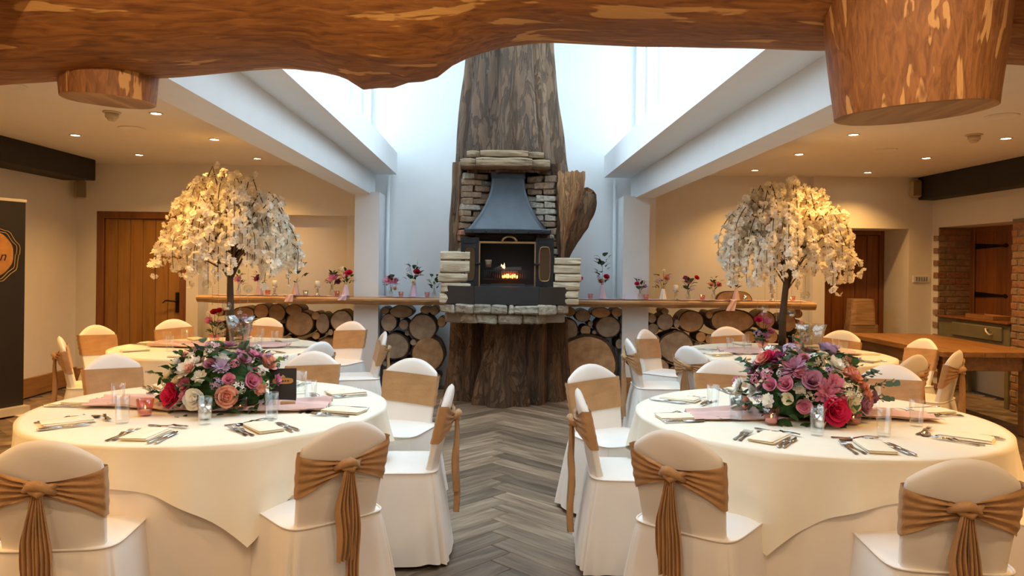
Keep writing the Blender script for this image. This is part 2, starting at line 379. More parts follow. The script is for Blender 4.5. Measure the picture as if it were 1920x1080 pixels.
for x, y, a, cx, cy in cand[290:]:
    ca, sa = cos(a), sin(a); P = lambda u, v: (x+u*ca-v*sa, y+u*sa+v*ca)
    u1, v1 = PL-.003, PW-.003
    q = [P(0, 0), P(u1, 0), P(u1, v1), P(0, v1)]
    rest.add([(p[0], p[1], -.012) for p in q]+[(p[0], p[1], 0) for p in q], [(4, 5, 6, 7), (0, 1, 5, 4), (1, 2, 6, 5), (2, 3, 7, 6), (3, 0, 4, 7)])
ro = rest.build('outlying_planks', M_plank2, floor); ro['kind'] = 'stuff'

# side aisles: ceilings
struct('ceiling_left', B(XL-.2, AL-.1, YF, YBL+.3, CZ, CZ+.15), M_ceil, 'plain low ceiling over the aisle by the panelled door')
struct('ceiling_right', B(AR+.1, XR+.7, YF, YBR+1, CZ, CZ+.15), M_ceil, 'plain low ceiling over the aisle by the brick recess')
struct('ceiling_entrance', B(AL-.1, AR+.1, YF, 2.2, CZ, CZ+.15), M_ceil, 'low ceiling above the entrance')
# walls
struct('wall_left', B(XL-.2, XL, YF, YBL+.2, 0, CZ), M_wall)
struct('wall_entrance', B(XL-.2, XR+.6, YF-.2, YF, 0, CZ), M_wall)
wb = MB()   # left end wall with the door opening and the alcove
wb.box(XL, -4.88, YBL, YBL+.45, 0, CZ); wb.box(-4.88, -3.785, YBL+.12, YBL+.45, 0, 2.115); wb.box(-4.88, -3.785, YBL, YBL+.45, 2.115, CZ)
wb.box(-3.785, -3.64, YBL, YBL+.45, 0, CZ); wb.box(-3.64, -1.70, YBL, YBL+.45, 2.10, CZ)
struct('wall_end_left', wb, M_wall)
struct('wall_alcove_left', B(-3.64, -1.50, YBL+.16, YBL+.45, 1.05, 2.10), M_wall)
struct('wall_log_store_left', B(-3.64, -1.50, YBL+.16, YBL+.45, 0, 1.05), M_wall)
wc = MB(); wc.box(AL-.3, AR+.3, YBL+.12, YBL+.45, 0, ROOF)
struct('wall_center', wc, M_white)
wr = MB()
wr.box(AR+.1, 4.085, YBR+.10, YBR+.3, 0, CZ); wr.box(4.085, 4.24, YBR, 10.25, 0, CZ); wr.box(4.24, 5.33, YBR, 10.25, 2.045, CZ)
wr.box(5.33, XR+.02, YBR, 10.25, 0, CZ); wr.box(4.24, 5.33, 10.20, 10.4, 0, 2.045)
struct('wall_end_right', wr, M_wall)
# right wall with the brick recess
RX, RY0, RY1, RZ = 6.05, 7.98, 9.36, 2.06
wr = MB(); wr.box(XR, XR+.6, YF, RY0, 0, CZ); wr.box(XR, XR+.6, RY1, YBR, 0, CZ); wr.box(XR, XR+.6, RY0, RY1, RZ, CZ); wr.box(RX+.04, RX+.2, RY0, RY1, 0, RZ)
struct('wall_right', wr, M_wall)

# posts beside the fireplace wall
for i, (x0, x1, y0) in enumerate(((-1.665, -1.375, 8.87), (1.53, 1.845, 8.90))):
    o = struct('trim_post_%d' % (i+1), B(x0, x1, y0, YBL+.12, 0, 2.36), M_white, 'square white post carrying the roof beam')
    b = MB().bbox(x0-.012, x1+.012, y0-.012, y0+.02, 0, .19, .004).build('post_skirting', M_skirt, o)
    MB().tube([((x1 if i == 0 else x0)+(.04 if i == 0 else -.04), 9.3, .0), ((x1 if i == 0 else x0)+(.04 if i == 0 else -.04), 9.3, 2.6)], .022, 10).build('cable_conduit', M_white, o, True)
# roof edge: lower beam and upper box, both sides
for i, (a, b, c, d) in enumerate(((-1.71, -1.48, -1.215, AL), (1.90, 1.67, 1.335, AR))):
    s = 'left' if i == 0 else 'right'
    m = MB(); m.box(min(a, b), max(a, b), 1.2, 9.2, 2.34, CZ+.15)
    struct('trim_lower_beam_'+s, m, M_white, 'deep white boxed beam along the edge of the low aisle ceiling')
    m = MB(); m.box(min(c, d)-(.0 if i else .2), max(c, d)+(.2 if i else 0), 1.2, 9.2, 2.61, 2.875)
    struct('trim_upper_box_'+s, m, M_white, 'projecting white boxed ledge above the boxed beam')
    # clerestory: sill wall, head wall, fins and panes
    x0, x1 = (AL-.2, AL) if i == 0 else (AR, AR+.2)
    m = MB(); m.box(x0, x1, 1.2, YBL+.4, 2.87, 2.97); m.box(x0, x1, 1.2, YBL+.4, 4.65, ROOF); m.box(x0, x1, 1.2, 2.6, 2.97, 4.65)
    struct('wall_clerestory_'+s, m, M_white)
    w = bpy.data.objects.new('window_%d' % (i+1), None); COL.objects.link(w); w['kind'] = 'structure'; w['label'] = 'row of tall clerestory panes above the boxed ledge'
    n = 10; y0, y1 = 2.6, 9.37
    for k in range(n+1):
        y = y0+(y1-y0)*k/n; B(x0+.02, x1-.01, y-.07, y+.07, 2.97, 4.65).build('window_mullion', M_white, w)
        if k < n: B((x0+x1)/2-.004, (x0+x1)/2+.004, y+.07, y+(y1-y0)/n-.07, 2.97, 4.65).build('window_pane', M_pane, w)
# atrium roof with a glazed strip
m = MB(); m.box(AL-.2, -1.15, 1.2, YBL+.4, ROOF, ROOF+.15); m.box(1.32, AR+.2, 1.2, YBL+.4, ROOF, ROOF+.15)
m.box(-1.15, 1.32, 1.2, 2.4, ROOF, ROOF+.15); m.box(-1.15, 1.32, 8.6, YBL+.4, ROOF, ROOF+.15)
struct('ceiling_atrium', m, M_white)
w = bpy.data.objects.new('window_roof_offscreen', None); COL.objects.link(w); w['kind'] = 'structure'; w['label'] = 'glazed rooflight strip over the middle aisle'
for k in range(6):
    y = 2.4+k*6.2/6; B(-1.15, 1.32, y+.03, y+6.2/6-.03, ROOF+.05, ROOF+.06).build('window_pane', M_pane, w)
    B(-1.15, 1.32, y-.03, y+.03, ROOF, ROOF+.1).build('window_mullion', M_white, w)
struct('wall_atrium_front', B(AL-.2, AR+.2, 1.2, 1.4, CZ, ROOF), M_white)

# skirting
sk = MB().bbox(XL, XL+.03, YF, YBL, 0, .21, .006); struct('baseboard_left', sk, M_skirt, 'broad oak skirting board under the plain wall')
struct('baseboard_end_left', MB().bbox(XL, -4.88, YBL-.02, YBL, 0, .19, .004), M_skirt)
struct('baseboard_right', MB().bbox(XR-.02, XR, YF, RY0-.15, 0, .19, .004), M_skirt)
struct('trim_beam_left', MB().bbox(XL, -4.74, YF, 8.95, 2.455, CZ, .01, .004), M_beam, 'black painted ceiling beam above the dark banner')
struct('trim_beam_right', MB().bbox(5.40, XR, YF, 9.44, 2.41, CZ, .01, .004), M_beam, 'black painted ceiling beam above the brick recess')

# ------------------------------------------------------------------ doors
def plank_door(name, x0, x1, y, z1, n, mat, label, fr=.06):
    d = bpy.data.objects.new(name, None); COL.objects.link(d); d['kind'] = 'structure'; d['label'] = label; d.location = (x0, y, 0)
    w = x1-x0
    for bx in ((0, fr), (w-fr, w)): MB().bbox(bx[0], bx[1], -.035, .06, 0, z1, .006).build('door_frame', M_doorf, d)
    MB().bbox(fr, w-fr, -.035, .06, z1-fr, z1, .006).build('door_frame', M_doorf, d)
    pw = (w-2*fr)/n
    for k in range(n):
        MB().bbox(fr+k*pw+.002, fr+(k+1)*pw-.002, 0, .045, .01, z1-fr-.003, .005).build('door_plank', mat, d)
    return d
d1 = plank_door('door_1', -4.88, -3.785, YBL+.04, 2.115, 6, M_door, 'tall oak plank door with a black lever handle', .085)
h = MB().bbox(.955, 1.0, -.016, 0, .88, 1.13, .006).build('handle_plate', M_iron, d1)
MB().tube([(.977, -.01, 1.02), (.977, -.055, 1.02), (.93, -.06, 1.025), (.86, -.06, 1.03), (.82, -.06, 1.0)], [.011, .011, .010, .009, .006], 8).build('lever', M_iron, h, True)
plank_door('door_2', 4.24, 5.33, 10.14, 2.045, 6, M_door2, 'dark plank door set back in the plastered recess')
# shutter door inside the brick recess, facing the room
d3 = bpy.data.objects.new('door_3', None); COL.objects.link(d3); d3['kind'] = 'structure'; d3['label'] = 'red-brown plank cupboard door with black strap hinges'
for k in range(6):
    y = RY1-.10-k*.19
    MB().bbox(RX, RX+.035, y-.187, y, .97, RZ-.02, .004).build('door_plank', M_door2, d3)
MB().bbox(RX-.02, RX+.035, RY1-.095, RY1, .9, RZ, .005).build('door_frame', M_doorf, d3)
MB().bbox(RX-.02, RX+.035, RY0, RY1-.1, RZ-.07, RZ, .005).build('door_frame', M_doorf, d3)
for z in (1.82, 1.22):
    m = MB(); m.add([(RX-.012, RY1-.10, z-.035), (RX-.012, RY1-.10, z+.035), (RX-.012, RY1-.62, z+.012), (RX-.012, RY1-.66, z+.025), (RX-.012, RY1-.70, z), (RX-.012, RY1-.66, z-.025), (RX-.012, RY1-.62, z-.012),
                     (RX, RY1-.10, z-.035), (RX, RY1-.10, z+.035), (RX, RY1-.62, z+.012), (RX, RY1-.66, z+.025), (RX, RY1-.70, z), (RX, RY1-.66, z-.025), (RX, RY1-.62, z-.012)],
                    [(0, 1, 2, 3, 4, 5, 6)]+[(k, (k+1) % 7, (k+1) % 7+7, k+7) for k in range(7)])
    m.build('strap_hinge', M_iron, d3)
    MB().lathe([(.03, 0), (.03, .012), (.018, .02), (0, .022)], 12).build('iron_stud', M_iron, d3, True, (RX-.002, RY1-.98, z)).rotation_euler = (0, -pi/2, 0)
# brick jambs of the recess
jw = bpy.data.objects['wall_right']
OLDB = [wood('old_brick_'+n, [(.3, a), (.7, b)], (3, 3, 3), 9, .9, .6, bdist=.012, tone=.2) for n, a, b in (('tan', (.22, .135, .08), (.36, .24, .155)), ('rust', (.24, .11, .06), (.36, .19, .11)))]
bm1 = [MB().bbox(-.105, .105, -.05, .05, -.034, .034, .006, .004, 3+k).mesh('brick', OLDB[k % 2]) for k in range(4)]
B(XR+.004, RX, RY1-.010, RY1+.06, 0, RZ).build('mortar_bed', M_mortar, jw)
B(XR-.03, XR+.005, RY0-.5, RY0-.02, 0, RZ+.02).build('mortar_bed', M_mortar, jw)
rw = random.Random(11)
for r in range(26):
    z = .04+r*.0785
    if z > RZ-.03: break
    for k, x in enumerate((XR+.11, XR+.325) if r % 2 else (XR+.03, XR+.22, XR+.40)):
        o = obj('brick', bm1[rw.choice((0, 2, 2, 3, 3, 3))], jw, (x if x < RX-.1 else RX-.09, RY1+.034, z))
        if not r % 2 and k == 0: o.scale = (.42, 1, 1)
    for y in ((RY0-.14, RY0-.36) if r % 2 else (RY0-.06, RY0-.25, RY0-.45)):
        o = obj('brick', bm1[rw.choice((0, 3, 3, 2))], jw, (XR+.012, y, z), (0, 0, pi/2))
        if not r % 2 and y > RY0-.1: o.scale = (.42, 1, 1)

# ------------------------------------------------------------------ ceiling fittings
lamp_tr = MB().lathe([(.036, -.001), (.052, -.001), (.054, -.006), (.050, -.009), (.040, -.006), (.036, -.001)], 20).mesh('trim_ring', M_trim, True)
lamp_ds = MB().lathe([(.036, -.004), (.0, -.004)], 20).mesh('lamp_disc', M_lamp)
LD = bpy.data.lights.new('downlight', 'SPOT'); LD.energy = LAMP_W; LD.color = LAMP_COL; LD.spot_size = radians(125); LD.spot_blend = .8; LD.shadow_soft_size = .035
LE = LD.copy(); LE.spot_size = radians(172); LE.spot_blend = .3; LE.energy = 30; LE.color = (1, .74, .48)
NOFF = [0]
def downlight(x, y, label, group, LD=LD, off=False):
    t = thing('downlight', label, 'ceiling light', (x, y, CZ), 0, group)
    NOFF[0] += 1; sfx = '_%d_offscreen' % NOFF[0] if off else ''
    obj('trim_ring', lamp_tr, t); obj('lamp_disc'+sfx, lamp_ds, t)
    o = bpy.data.objects.new('lamp'+sfx, LD); COL.objects.link(o); o.parent = t; o.location = (0, 0, -.02)
for x, ys in ((-3.99, (8.44, 7.17, 5.90, 4.63, 3.36, 2.09, .8)), (-2.73, (8.60, 7.29, 6.05, 3.51, 2.2, .9))):
    for y in ys: downlight(x, y, 'small round recessed downlight in the ceiling on the panelled oak door side', 'downlights over the oak door aisle', off=y < 6)
for x, ys in ((3.13, (8.96, 7.65, 6.48, 3.95, 2.7, 1.4)), (4.53, (9.0, 7.77, 6.54, 5.3, 4.0, 2.75, 1.5))):
    for y in ys: downlight(x, y, 'small round recessed downlight in the ceiling on the brick recess side', 'downlights over the brick recess aisle', off=y < 6)
for x in (-1.1, .1, 1.3):
    for y in (1.3, -.4): downlight(x, y, 'small round recessed downlight in the low ceiling by the entrance', 'downlights by the entrance', LE, True)
for (x, y, lb) in ((-3.07, 6.03, 'ivory smoke detector on the ceiling of the oak door aisle'), (4.145, 6.39, 'ivory smoke detector on the ceiling of the brick recess aisle')):
    t = thing('smoke_detector', lb, 'smoke detector', (x, y, CZ))
    MB().lathe([(.068, 0), (.068, -.008), (.052, -.014), (.05, -.012)], 20).build('base', M_plastic, t, True)
    MB().lathe([(.050, -.010), (.050, -.045), (.044, -.050), (.042, -.05)], 20).build('body', M_plastic, t, True)
    MB().lathe([(.040, -.045), (.036, -.062), (.024, -.072), (0, -.073)], 16, rfn=lambda a, z: 1+.05*cos(a*8)).build('sensor_cage', M_plastic, t)
for (x, y), lb in (((-3.33, 5.16), 'flat round ceiling speaker near the hanging log stump on the oak door side'), ((-3.26, 6.75), 'flat round ceiling speaker behind the smoke detector on the oak door side'),
                   ((3.85, 5.60), 'flat round ceiling speaker in front of the smoke detector on the brick recess side'), ((3.84, 7.29), 'flat round ceiling speaker behind the smoke detector on the brick recess side')):
    t = thing('ceiling_speaker', lb, 'speaker', (x, y, CZ))
    MB().lathe([(.115, 0), (.115, -.006), (.105, -.009), (.10, -.006)], 28).build('rim', M_ceil, t, True)
    MB().lathe([(.10, -.005), (.0, -.006)], 28).build('grille', M_plastic, t, True)
def wall_speaker(x, y, z, rz, lb):
    t = thing('wall_speaker', lb, 'speaker', (x, y, z), rz)
    MB().bbox(-.06, .06, -.06, .05, -.11, .11, .02).build('case', M_spk, t)
    MB().bbox(-.048, .048, -.068, -.058, -.095, .095, .006).build('grille', M_spkg, t)
    MB().tube([(0, .04, 0), (0, .12, 0)], .018, 8).build('bracket', M_spk, t)
wall_speaker(-5.0, 9.1, 2.36, radians(40), 'small tan speaker bracketed in the corner beside the oak door')
wall_speaker(5.35, 9.40, 2.55, radians(-8), 'small tan speaker bracketed at the end of the black beam')
t = thing('light_switch', 'brushed metal light switch plate with five rockers on the white wall', 'light switch', (5.49, YBR, 1.40))
MB().bbox(-.11, .11, -.012, 0, -.045, .045, .004).build('plate', M_switch, t)
for k in range(5): MB().bbox(-.075+k*.033, -.055+k*.033, -.018, -.008, -.028, .028, .003).build('rocker', M_switchd, t)

# ------------------------------------------------------------------ log beam overhead
def curve_beam():
    n = 110; pts = []; rad = []
    bot = [(-2.9, 2.08), (-1.70, 2.136), (-1.16, 2.166), (-.69, 2.205), (-.3, 2.24), (.18, 2.29), (.93, 2.27), (1.2, 2.262), (1.86, 2.22), (3.0, 2.14)]
    m = MB(); seg = 40
    def base(x):
        for (a, za), (b, zb) in zip(bot, bot[1:]):
            if a <= x <= b: return lerp(za, zb, (x-a)/(b-a))
    def fn(u, v):
        x = -2.85+5.8*v; yc = 2.62-.05*x; r = .33
        a = 2*pi*u; zc = base(x)+r+.022
        k = 1+.03*nz((x*1.2, cos(a), sin(a)), 1.0)+.02*nz((x*5, cos(a)*2, sin(a)*2), 1.0, 4)
        # torn swelling under the middle
        lump = exp(-((x+.42)/.20)**2)*max(0, -sin(a))**3*.10 + (exp(-((x+.22)/.13)**2)*max(0, -sin(a))**4*.05)
        lump *= 1+.5*nz((x*9, cos(a)*3, sin(a)*3), 1, 9)
        return (x, yc+r*k*cos(a), zc+r*k*sin(a)-lump)
    m.grid(fn, seg, n, True)
    m.f += [tuple(range(seg)), tuple(n*seg+k for k in range(seg))]; m.m += [0, 0]
    return m
tb = curve_beam().build('log_beam', M_trunkbeam, None, True)
tag(tb, 'huge peeled log beam spanning the whole room below the ceiling', 'beam')
def stub(cx, cy, zt, zb, rt, rb, tilt, lb):
    t = thing('log_stump', lb, 'stump', (cx, cy, 0))
    m = MB(); seg = 36; n = 8
    def fn(u, v):
        a = 2*pi*u; r = lerp(rt, rb, v)*(1+.05*nz((cos(a)*1.5, sin(a)*1.5, cx), 1, 2)+.015*nz((cos(a)*7, sin(a)*7, v*2), 1, 6))
        z = lerp(zt, zb, v)+tilt*v*cos(a)*r
        return (r*cos(a), r*.8*sin(a), z)
    m.grid(fn, seg, n, True); m.build('bark_side', M_stub, t, True)
    m2 = MB(); vs = [fn(k/seg, 1) for k in range(seg)]; z0 = sum(p[2] for p in vs)/seg
    m2.add([(0, 0, z0-.004)]+[(p[0]*.97, p[1]*.97, p[2]-.003) for p in vs]+vs, [(0, (k+1) % seg+1, k+1) for k in range(seg)]+[(k+1, (k+1) % seg+1, (k+1) % seg+1+seg, k+1+seg) for k in range(seg)])
    m2.build('sawn_end', M_stubcut, t)
stub(-1.415, 2.75, 2.32, 2.10, .185, .165, -.06, 'short sawn log stump hanging under the log beam over the oak door aisle')
stub(1.36, 2.40, 2.42, 2.03, .30, .25, .08, 'thick peeled log stump hanging under the log beam over the brick recess aisle')

# ------------------------------------------------------------------ fireplace built into a hollow tree trunk
FX = .10
fp = thing('fireplace', 'fireplace built of brick and stone inside a huge hollow tree trunk', 'fireplace', (FX, 8.05, 0))
def trunk_shell():
    prof = [(2.52, .56, .03), (2.70, .545, .02), (2.95, .53, .015), (3.3, .49, .01), (3.9, .43, .015), (4.5, .40, .02), (5.0, .39, .02)]
    def pr(z):
        for a, b in zip(prof, prof[1:]):
            if a[0] <= z <= b[0]:
                t = (z-a[0])/(b[0]-a[0]); return lerp(a[1], b[1], t), lerp(a[2], b[2], t)
        return prof[-1][1:]
    def fn(u, v):
        z = 2.5+2.5*v; r, cx = pr(max(2.52, z)); a = 2*pi*u
        fl = .10*sin(a*5+.6+z*.25)+.10*sin(a*11+1.9-z*.3)+.045*sin(a*19+z*.5)+.03*abs(nz((a*3, z*1.2, 0), 1, 2))
        q = r*(1+fl*.9+.05*nz((cos(a)*2, sin(a)*2, z*.9), 1, 3)+.03*nz((cos(a)*9, sin(a)*9, z*1.6), 1, 8))
        return (cx+q*cos(a), .27+q*.72*sin(a), z)
    return MB().grid(fn, 120, 40, True)
trunk_shell().build('trunk', M_bark, fp, True)
# sides of the hollow below: flaring bark edges each side of the brickwork
for sx in (-1, 1):
    def fn(u, v, sx=sx):
        z = lerp(1.28, 2.62, v); a = 2*pi*u; c = lerp(.59, .53, v); r = lerp(.075, .10, v)
        q = r*(1+.3*nz((cos(a)*2, sin(a)*2, z*3), 1, 5+sx)+.15*sin(a*5+z*3))
        return (sx*c+.035+q*cos(a)*.8, .15+q*1.7*sin(a), z)
    MB().grid(fn, 28, 26, True).build('trunk_edge', M_bark, fp, True)
# back of the hollow
B(-.55, .62, .26, .42, .9, 2.62).build('chimney_back', M_firebox, fp)
B(-.42, .49, -.02, .30, 2.55, 2.62).build('hollow_roof', M_firebox, fp)
# lintel: two ragged stone courses
for zz0, zz1, w, yy, sd in ((2.635, 2.725, .385, -.27, 4), (2.53, 2.64, .45, -.31, 7)):
    rr = random.Random(sd); xs = [-w-.03, -w*.70, w*.62, w+.02]
    for a, b in zip(xs, xs[1:]):
        yo = .08 if abs((a+b)/2) > w*.65 else 0; n = max(3, int((b-a)/.06))
        def fn(u, v, a=a, b=b, yo=yo, zz0=zz0, zz1=zz1, yy=yy):
            x = lerp(a+.003, b-.003, u); an = 2*pi*v; c, s_ = cos(an), sin(an); e = .9 if u in (0, 1) else 1
            py = abs(c)**.5*(1 if c > 0 else -1)*e; pz = abs(s_)**.45*(1 if s_ > 0 else -1)*e
            return (x, yy+yo+.2+.2*py*(1+.06*nz((x*7, pz*2, py), 1, 3)), (zz0+zz1)/2+(zz1-zz0)*.5*pz*(1+.18*nz((x*6, py, 0), 1, zz0*9)))
        m = MB().grid(lambda u, v: fn(u, v), n, 20); m.f += [tuple(j*(n+1) for j in range(20)), tuple(j*(n+1)+n for j in range(20))]; m.m += [0, 0]
        m.build('lintel_stone', M_lintel, fp)
# brick jambs, stepping in towards the top
bk = [MB().bbox(-.11, .11, -.11, .11, -.035, .035, .010, .008, 30+k).mesh('brick', BRICKS[k % 3]) for k in range(6)]
rb = random.Random(5)
for sx in (-1, 1):
    for r in range(13):
        z = 1.66+.067*r if sx < 0 else 1.60+.0705*r
        edge = .55-.002*r; rows = ((edge-.11, .06), (edge-.25, .17)) if r % 2 else ((edge-.06, .05), (edge-.21, .12))
        for k, (bx, by) in enumerate(rows):
            if z > 2.5 or (k and z < 1.88): continue
            o = obj('brick', bk[rb.choice((0, 0, 3, 1, 2, 5, 3, 0))], fp, (sx*bx+.035+rb.uniform(-.01, .01), by+rb.uniform(-.012, .012), z), (0, rb.uniform(-.03, .03), -sx*.3+rb.uniform(-.05, .05)))
            o.scale = (.55 if (not r % 2 and k == 0) else 1 if k == 0 else .75, 1, .93)
for sx in (-1, 1): B(sx*.45+.035-.11, sx*.45+.035+.11, .12, .26, 1.28, 2.55).build('mortar_core', M_mortar, fp)
# split logs walled up beside the stove
rl = random.Random(9)
for sx, x0, x1, ytop, n in ((-1, -.68, -.37, 1.655, 5), (1, .52, .80, 1.60, 6)):
    z = 1.10; hs = [rl.uniform(.8, 1.25) for _ in range(n)]; tot = sum(hs)
    for k in range(n):
        hgt = (ytop-1.10)*hs[k]/tot
        j = rl.uniform(-.02, .02)
        def fn(u, v, z=z, hgt=hgt, k=k, sx=sx):
            a = 2*pi*u; px = lerp(x0, x1, v)+j; c, s_ = cos(a), sin(a)
            cc = abs(c)**.4*(1 if c > 0 else -1); ss = abs(s_)**.4*(1 if s_ > 0 else -1)
            q = 1+.08*nz((c*2, s_*2, v*2+k*3), 1, k)
            e = .95 if v < .04 or v > .96 else 1
            return (px, -.02+.16*cc*q*e, z+hgt/2+hgt*.52*ss*e*(1+.05*nz((v*3, c, s_), 1, 4+k)))
        m = MB().grid(fn, 18, 8, True); m.f += [tuple(range(18))[::-1], tuple(8*18+i for i in range(18))]; m.m += [0, 0]
        m.build('split_log', M_split, fp); z += hgt
# slate hearth in three pieces, then two courses of rough stone
def hearth_poly(w, front, cham, back): return [(-w, back), (-w, front+.22), (-cham, front), (cham+.03, front), (w+.06, front+.22), (w+.06, back)]
MB().slab([(-.31, -.34), (.36, -.34), (.36, .15), (-.31, .15)], 1.105, 1.29).build('slate_slab', M_slate, fp)
MB().slab([(-.63, -.16), (-.313, -.34), (-.313, .15), (-.63, .15)], 1.105, 1.292).build('slate_slab', M_slate, fp)
MB().slab([(.363, -.34), (.68, -.16), (.68, .15), (.363, .15)], 1.105, 1.288).build('slate_slab', M_slate, fp)
MB().slab([(-.60, .3), (-.60, -.12), (-.30, -.29), (.35, -.29), (.65, -.12), (.65, .3)], .915, 1.10).build('mortar_core', M_mortar, fp)
rs = random.Random(3)
def stone_run(p, q, n, z0, z1, d):
    p, q = Vector(p), Vector(q); L = (q-p).length; ang = atan2(q.y-p.y, q.x-p.x); cuts = [0]+sorted(rs.uniform(.8, 1.2)*k/n for k in range(1, n))+[1]
    for a, b in zip(cuts, cuts[1:]):
        me = MB().bbox(a*L+.004, b*L-.004, -.015, d, z0, z1, .014, .010, rs.random()*99)
        # ragged pitched lower edge
        o = me.build('hearth_stone', M_hstone, fp, False, (p.x, p.y, 0)); o.rotation_euler = (0, 0, ang)
for z0, z1, g in ((1.008, 1.102, 0), (.905, 1.004, .05)):
    stone_run((-.68+g, -.10+g), (-.31+g*.6, -.37+g), 2, z0, z1, .1); stone_run((-.31+g*.6, -.37+g), (.36-g*.6, -.37+g), 4 if not g else 3, z0, z1, .1); stone_run((.36-g*.6, -.37+g), (.69-g, -.10+g), 2, z0, z1, .1)
    MB().bbox(-.68+g, -.58+g, -.08, .25, z0, z1, .012, .008, 5).build('hearth_stone', M_hstone, fp); MB().bbox(.60-g, .69-g, -.08, .25, z0, z1, .012, .008, 6).build('hearth_stone', M_hstone, fp)
# standing trunks under the hearth
def root(cx, cy, r0, r1, lean, off, top=.93, tw=5):
    def fn(u, v):
        z = lerp(0, top, v); a = 2*pi*u; r = lerp(r0, r1, sstep(v*1.3)**.7)
        q = r*(1+.13*sin(a*tw+off+z*.8)+.08*sin(a*9+off*2-z)+.10*nz((cos(a)*2, sin(a)*2, z*1.5), 1, off)+.06*nz((cos(a)*8, sin(a)*8, z*3), 1, off+3))
        return (cx+lean*v+q*cos(a), cy+q*sin(a)*.85, z)
    m = MB().grid(fn, 64, 22, True); m.build('trunk_leg', M_bark2, fp, True)
root(-.42, .42, .24, .20, .04, 1.0); root(.0, .12, .30, .21, .03, 4.0); root(.50, .42, .25, .20, -.03, 7.0); root(-.20, .40, .16, .13, 0, 9.0); root(.30, .16, .17, .15, .02, 12.0); root(.62, .45, .16, .12, -.03, 15)
B(-.5, .62, .5, .62, 0, .95).build('trunk_core', M_bark2, fp)
# broken limb sticking out on one side
def limb_fn(u, v):
    p0, p1, p2 = Vector((.62, .05, 1.55)), Vector((.74, .04, 1.98)), Vector((.76, .02, 2.36))
    p = p0*(1-v)**2+p1*2*v*(1-v)+p2*v*v; r = lerp(.06, .225, sstep(v*1.15)); a = 2*pi*u
    ax = Vector((.93, 0, -.36)); ay = Vector((0, 1, 0))
    q = r*(1+.12*sin(a*4+1+v*2)+.12*nz((cos(a)*2, sin(a)*2, v*4), 1, 2)+.06*nz((cos(a)*9, sin(a)*9, v*9), 1, 5))
    return p+ax*q*cos(a)+ay*q*.8*sin(a)
MB().grid(limb_fn, 40, 22, True).build('broken_limb', M_bark2, fp, True)
def torn(u, v):
    s = v; a = 2*pi*u; e = Vector(limb_fn(u, 1)); c = Vector((.74, -.02, 2.33)); p = c+(e-c)*s
    p.z += .07*abs(nz((cos(a)*3*s, sin(a)*3*s, 1.7), 2.2, 3))*(.4+s)+ .05*nz((a*3, s*4, 0), 1, 6)*s
    p.x += .02*nz((a*4, s*4, 3), 1, 6)*s
    return p
MB().grid(torn, 40, 8, True).build('torn_end', M_torn, fp)
def torn2(u, v):   # torn inner strip down the side of the limb
    z = lerp(1.60, 2.50, v); w = lerp(.03, .24, sstep(v)); x = lerp(.61, .545, v)+w*u*1.25
    return (x+.015*nz((u*3, z*8, 0), 1, 4), -.07-.06*sin(pi*u)-.10*sstep(v)+.03*nz((u*6, z*3, 1), 1, 8), z+.05*nz((u*8, v*3, 2), 1, 1)*v)
MB().grid(torn2, 14, 24).build('torn_strip', M_torn, fp)

# ------------------------------------------------------------------ stove and hood
st = thing('stove', 'black cast iron stove with two glazed doors and a bellied steel hood', 'stove', (FX+.03, 7.98, 1.29))
hd = MB()
def hood(u, v):
    z = lerp(.60, 1.16, v); t = v
    w = lerp(.445, .185, 1-(1-t)**2.0); d = lerp(.24, .10, 1-(1-t)**2.0)
    if v == 1: pass
    a = 2*pi*u; c, s_ = cos(a), sin(a); k = 1/max(abs(c), abs(s_))**.9
    return (w*c*k*.98, .10+d*s_*k, z)
hm = hd.grid(hood, 64, 20, True).build('hood', M_hood, st, True)
MB().bbox(-.455, .455, -.155, .30, .555, .605, .008).build('hood_rim', M_hood, hm)
rv = MB().lathe([(.011, 0), (.011, .004), (.006, .009), (0, .010)], 10).mesh('rivet', M_stove, True)
for k in range(6): obj('rivet', rv, hm, (-.37+k*.148, -.155, .578), (pi/2, 0, 0))
B(-.185, .185, 0, .2, 1.15, 1.27).build('flue', M_stove, hm)
# body
fb = MB(); fb.box(-.32, .32, .20, .24, 0, .55); fb.box(-.34, -.31, -.06, .24, 0, .55); fb.box(.31, .34, -.06, .24, 0, .55); fb.box(-.32, .32, -.06, .24, 0, .02); fb.box(-.32, .32, .0, .24, .50, .55)
fb.build('firebox', M_firebox, st)
for sx in (-1, 1):
    c = sx*.395
    dr = MB(); dr.box(c-.095, c+.095, -.09, -.05, 0, .06); dr.box(c-.095, c+.095, -.09, -.05, .42, .515); dr.box(c-.095, c-.055, -.09, -.05, .06, .42); dr.box(c+.055, c+.095, -.09, -.05, .06, .42)
    dr.box(c-.10, c+.10, -.05, .1, 0, .515)
    d = dr.build('stove_door', M_stove, st)
    B(c-.055, c+.055, -.075, -.068, .06, .42).build('door_glass', M_smoke, d)
    pth = [(c+.058*cos(a)*(1 if True else 1), -.092, .24+.185*sin(a)) for a in ()]
    rr_ = []
    for k in range(29):
        a = 2*pi*k/28; cc, ss = cos(a), sin(a); rr_.append((c+.058*abs(cc)**.45*(1 if cc > 0 else -1), -.092, .24+.182*abs(ss)**.45*(1 if ss > 0 else -1)))
    MB().tube(rr_, .006, 6, False).build('glass_bead', M_brass if sx > 0 else M_stove, d, True)
    MB().bbox(c-.07, c+.07, -.095, -.088, .45, .495, .004).build('raised_panel', M_stove, d)
    k = MB().tube([(c-sx*.085, -.09, .235), (c-sx*.085, -.125, .235)], .016, 10).build('latch', M_iron, d, True)
    MB().bbox(c-sx*.085-.03, c-sx*.085+.03, -.135, -.12, .223, .247, .005).build('latch_bar', M_iron, k)
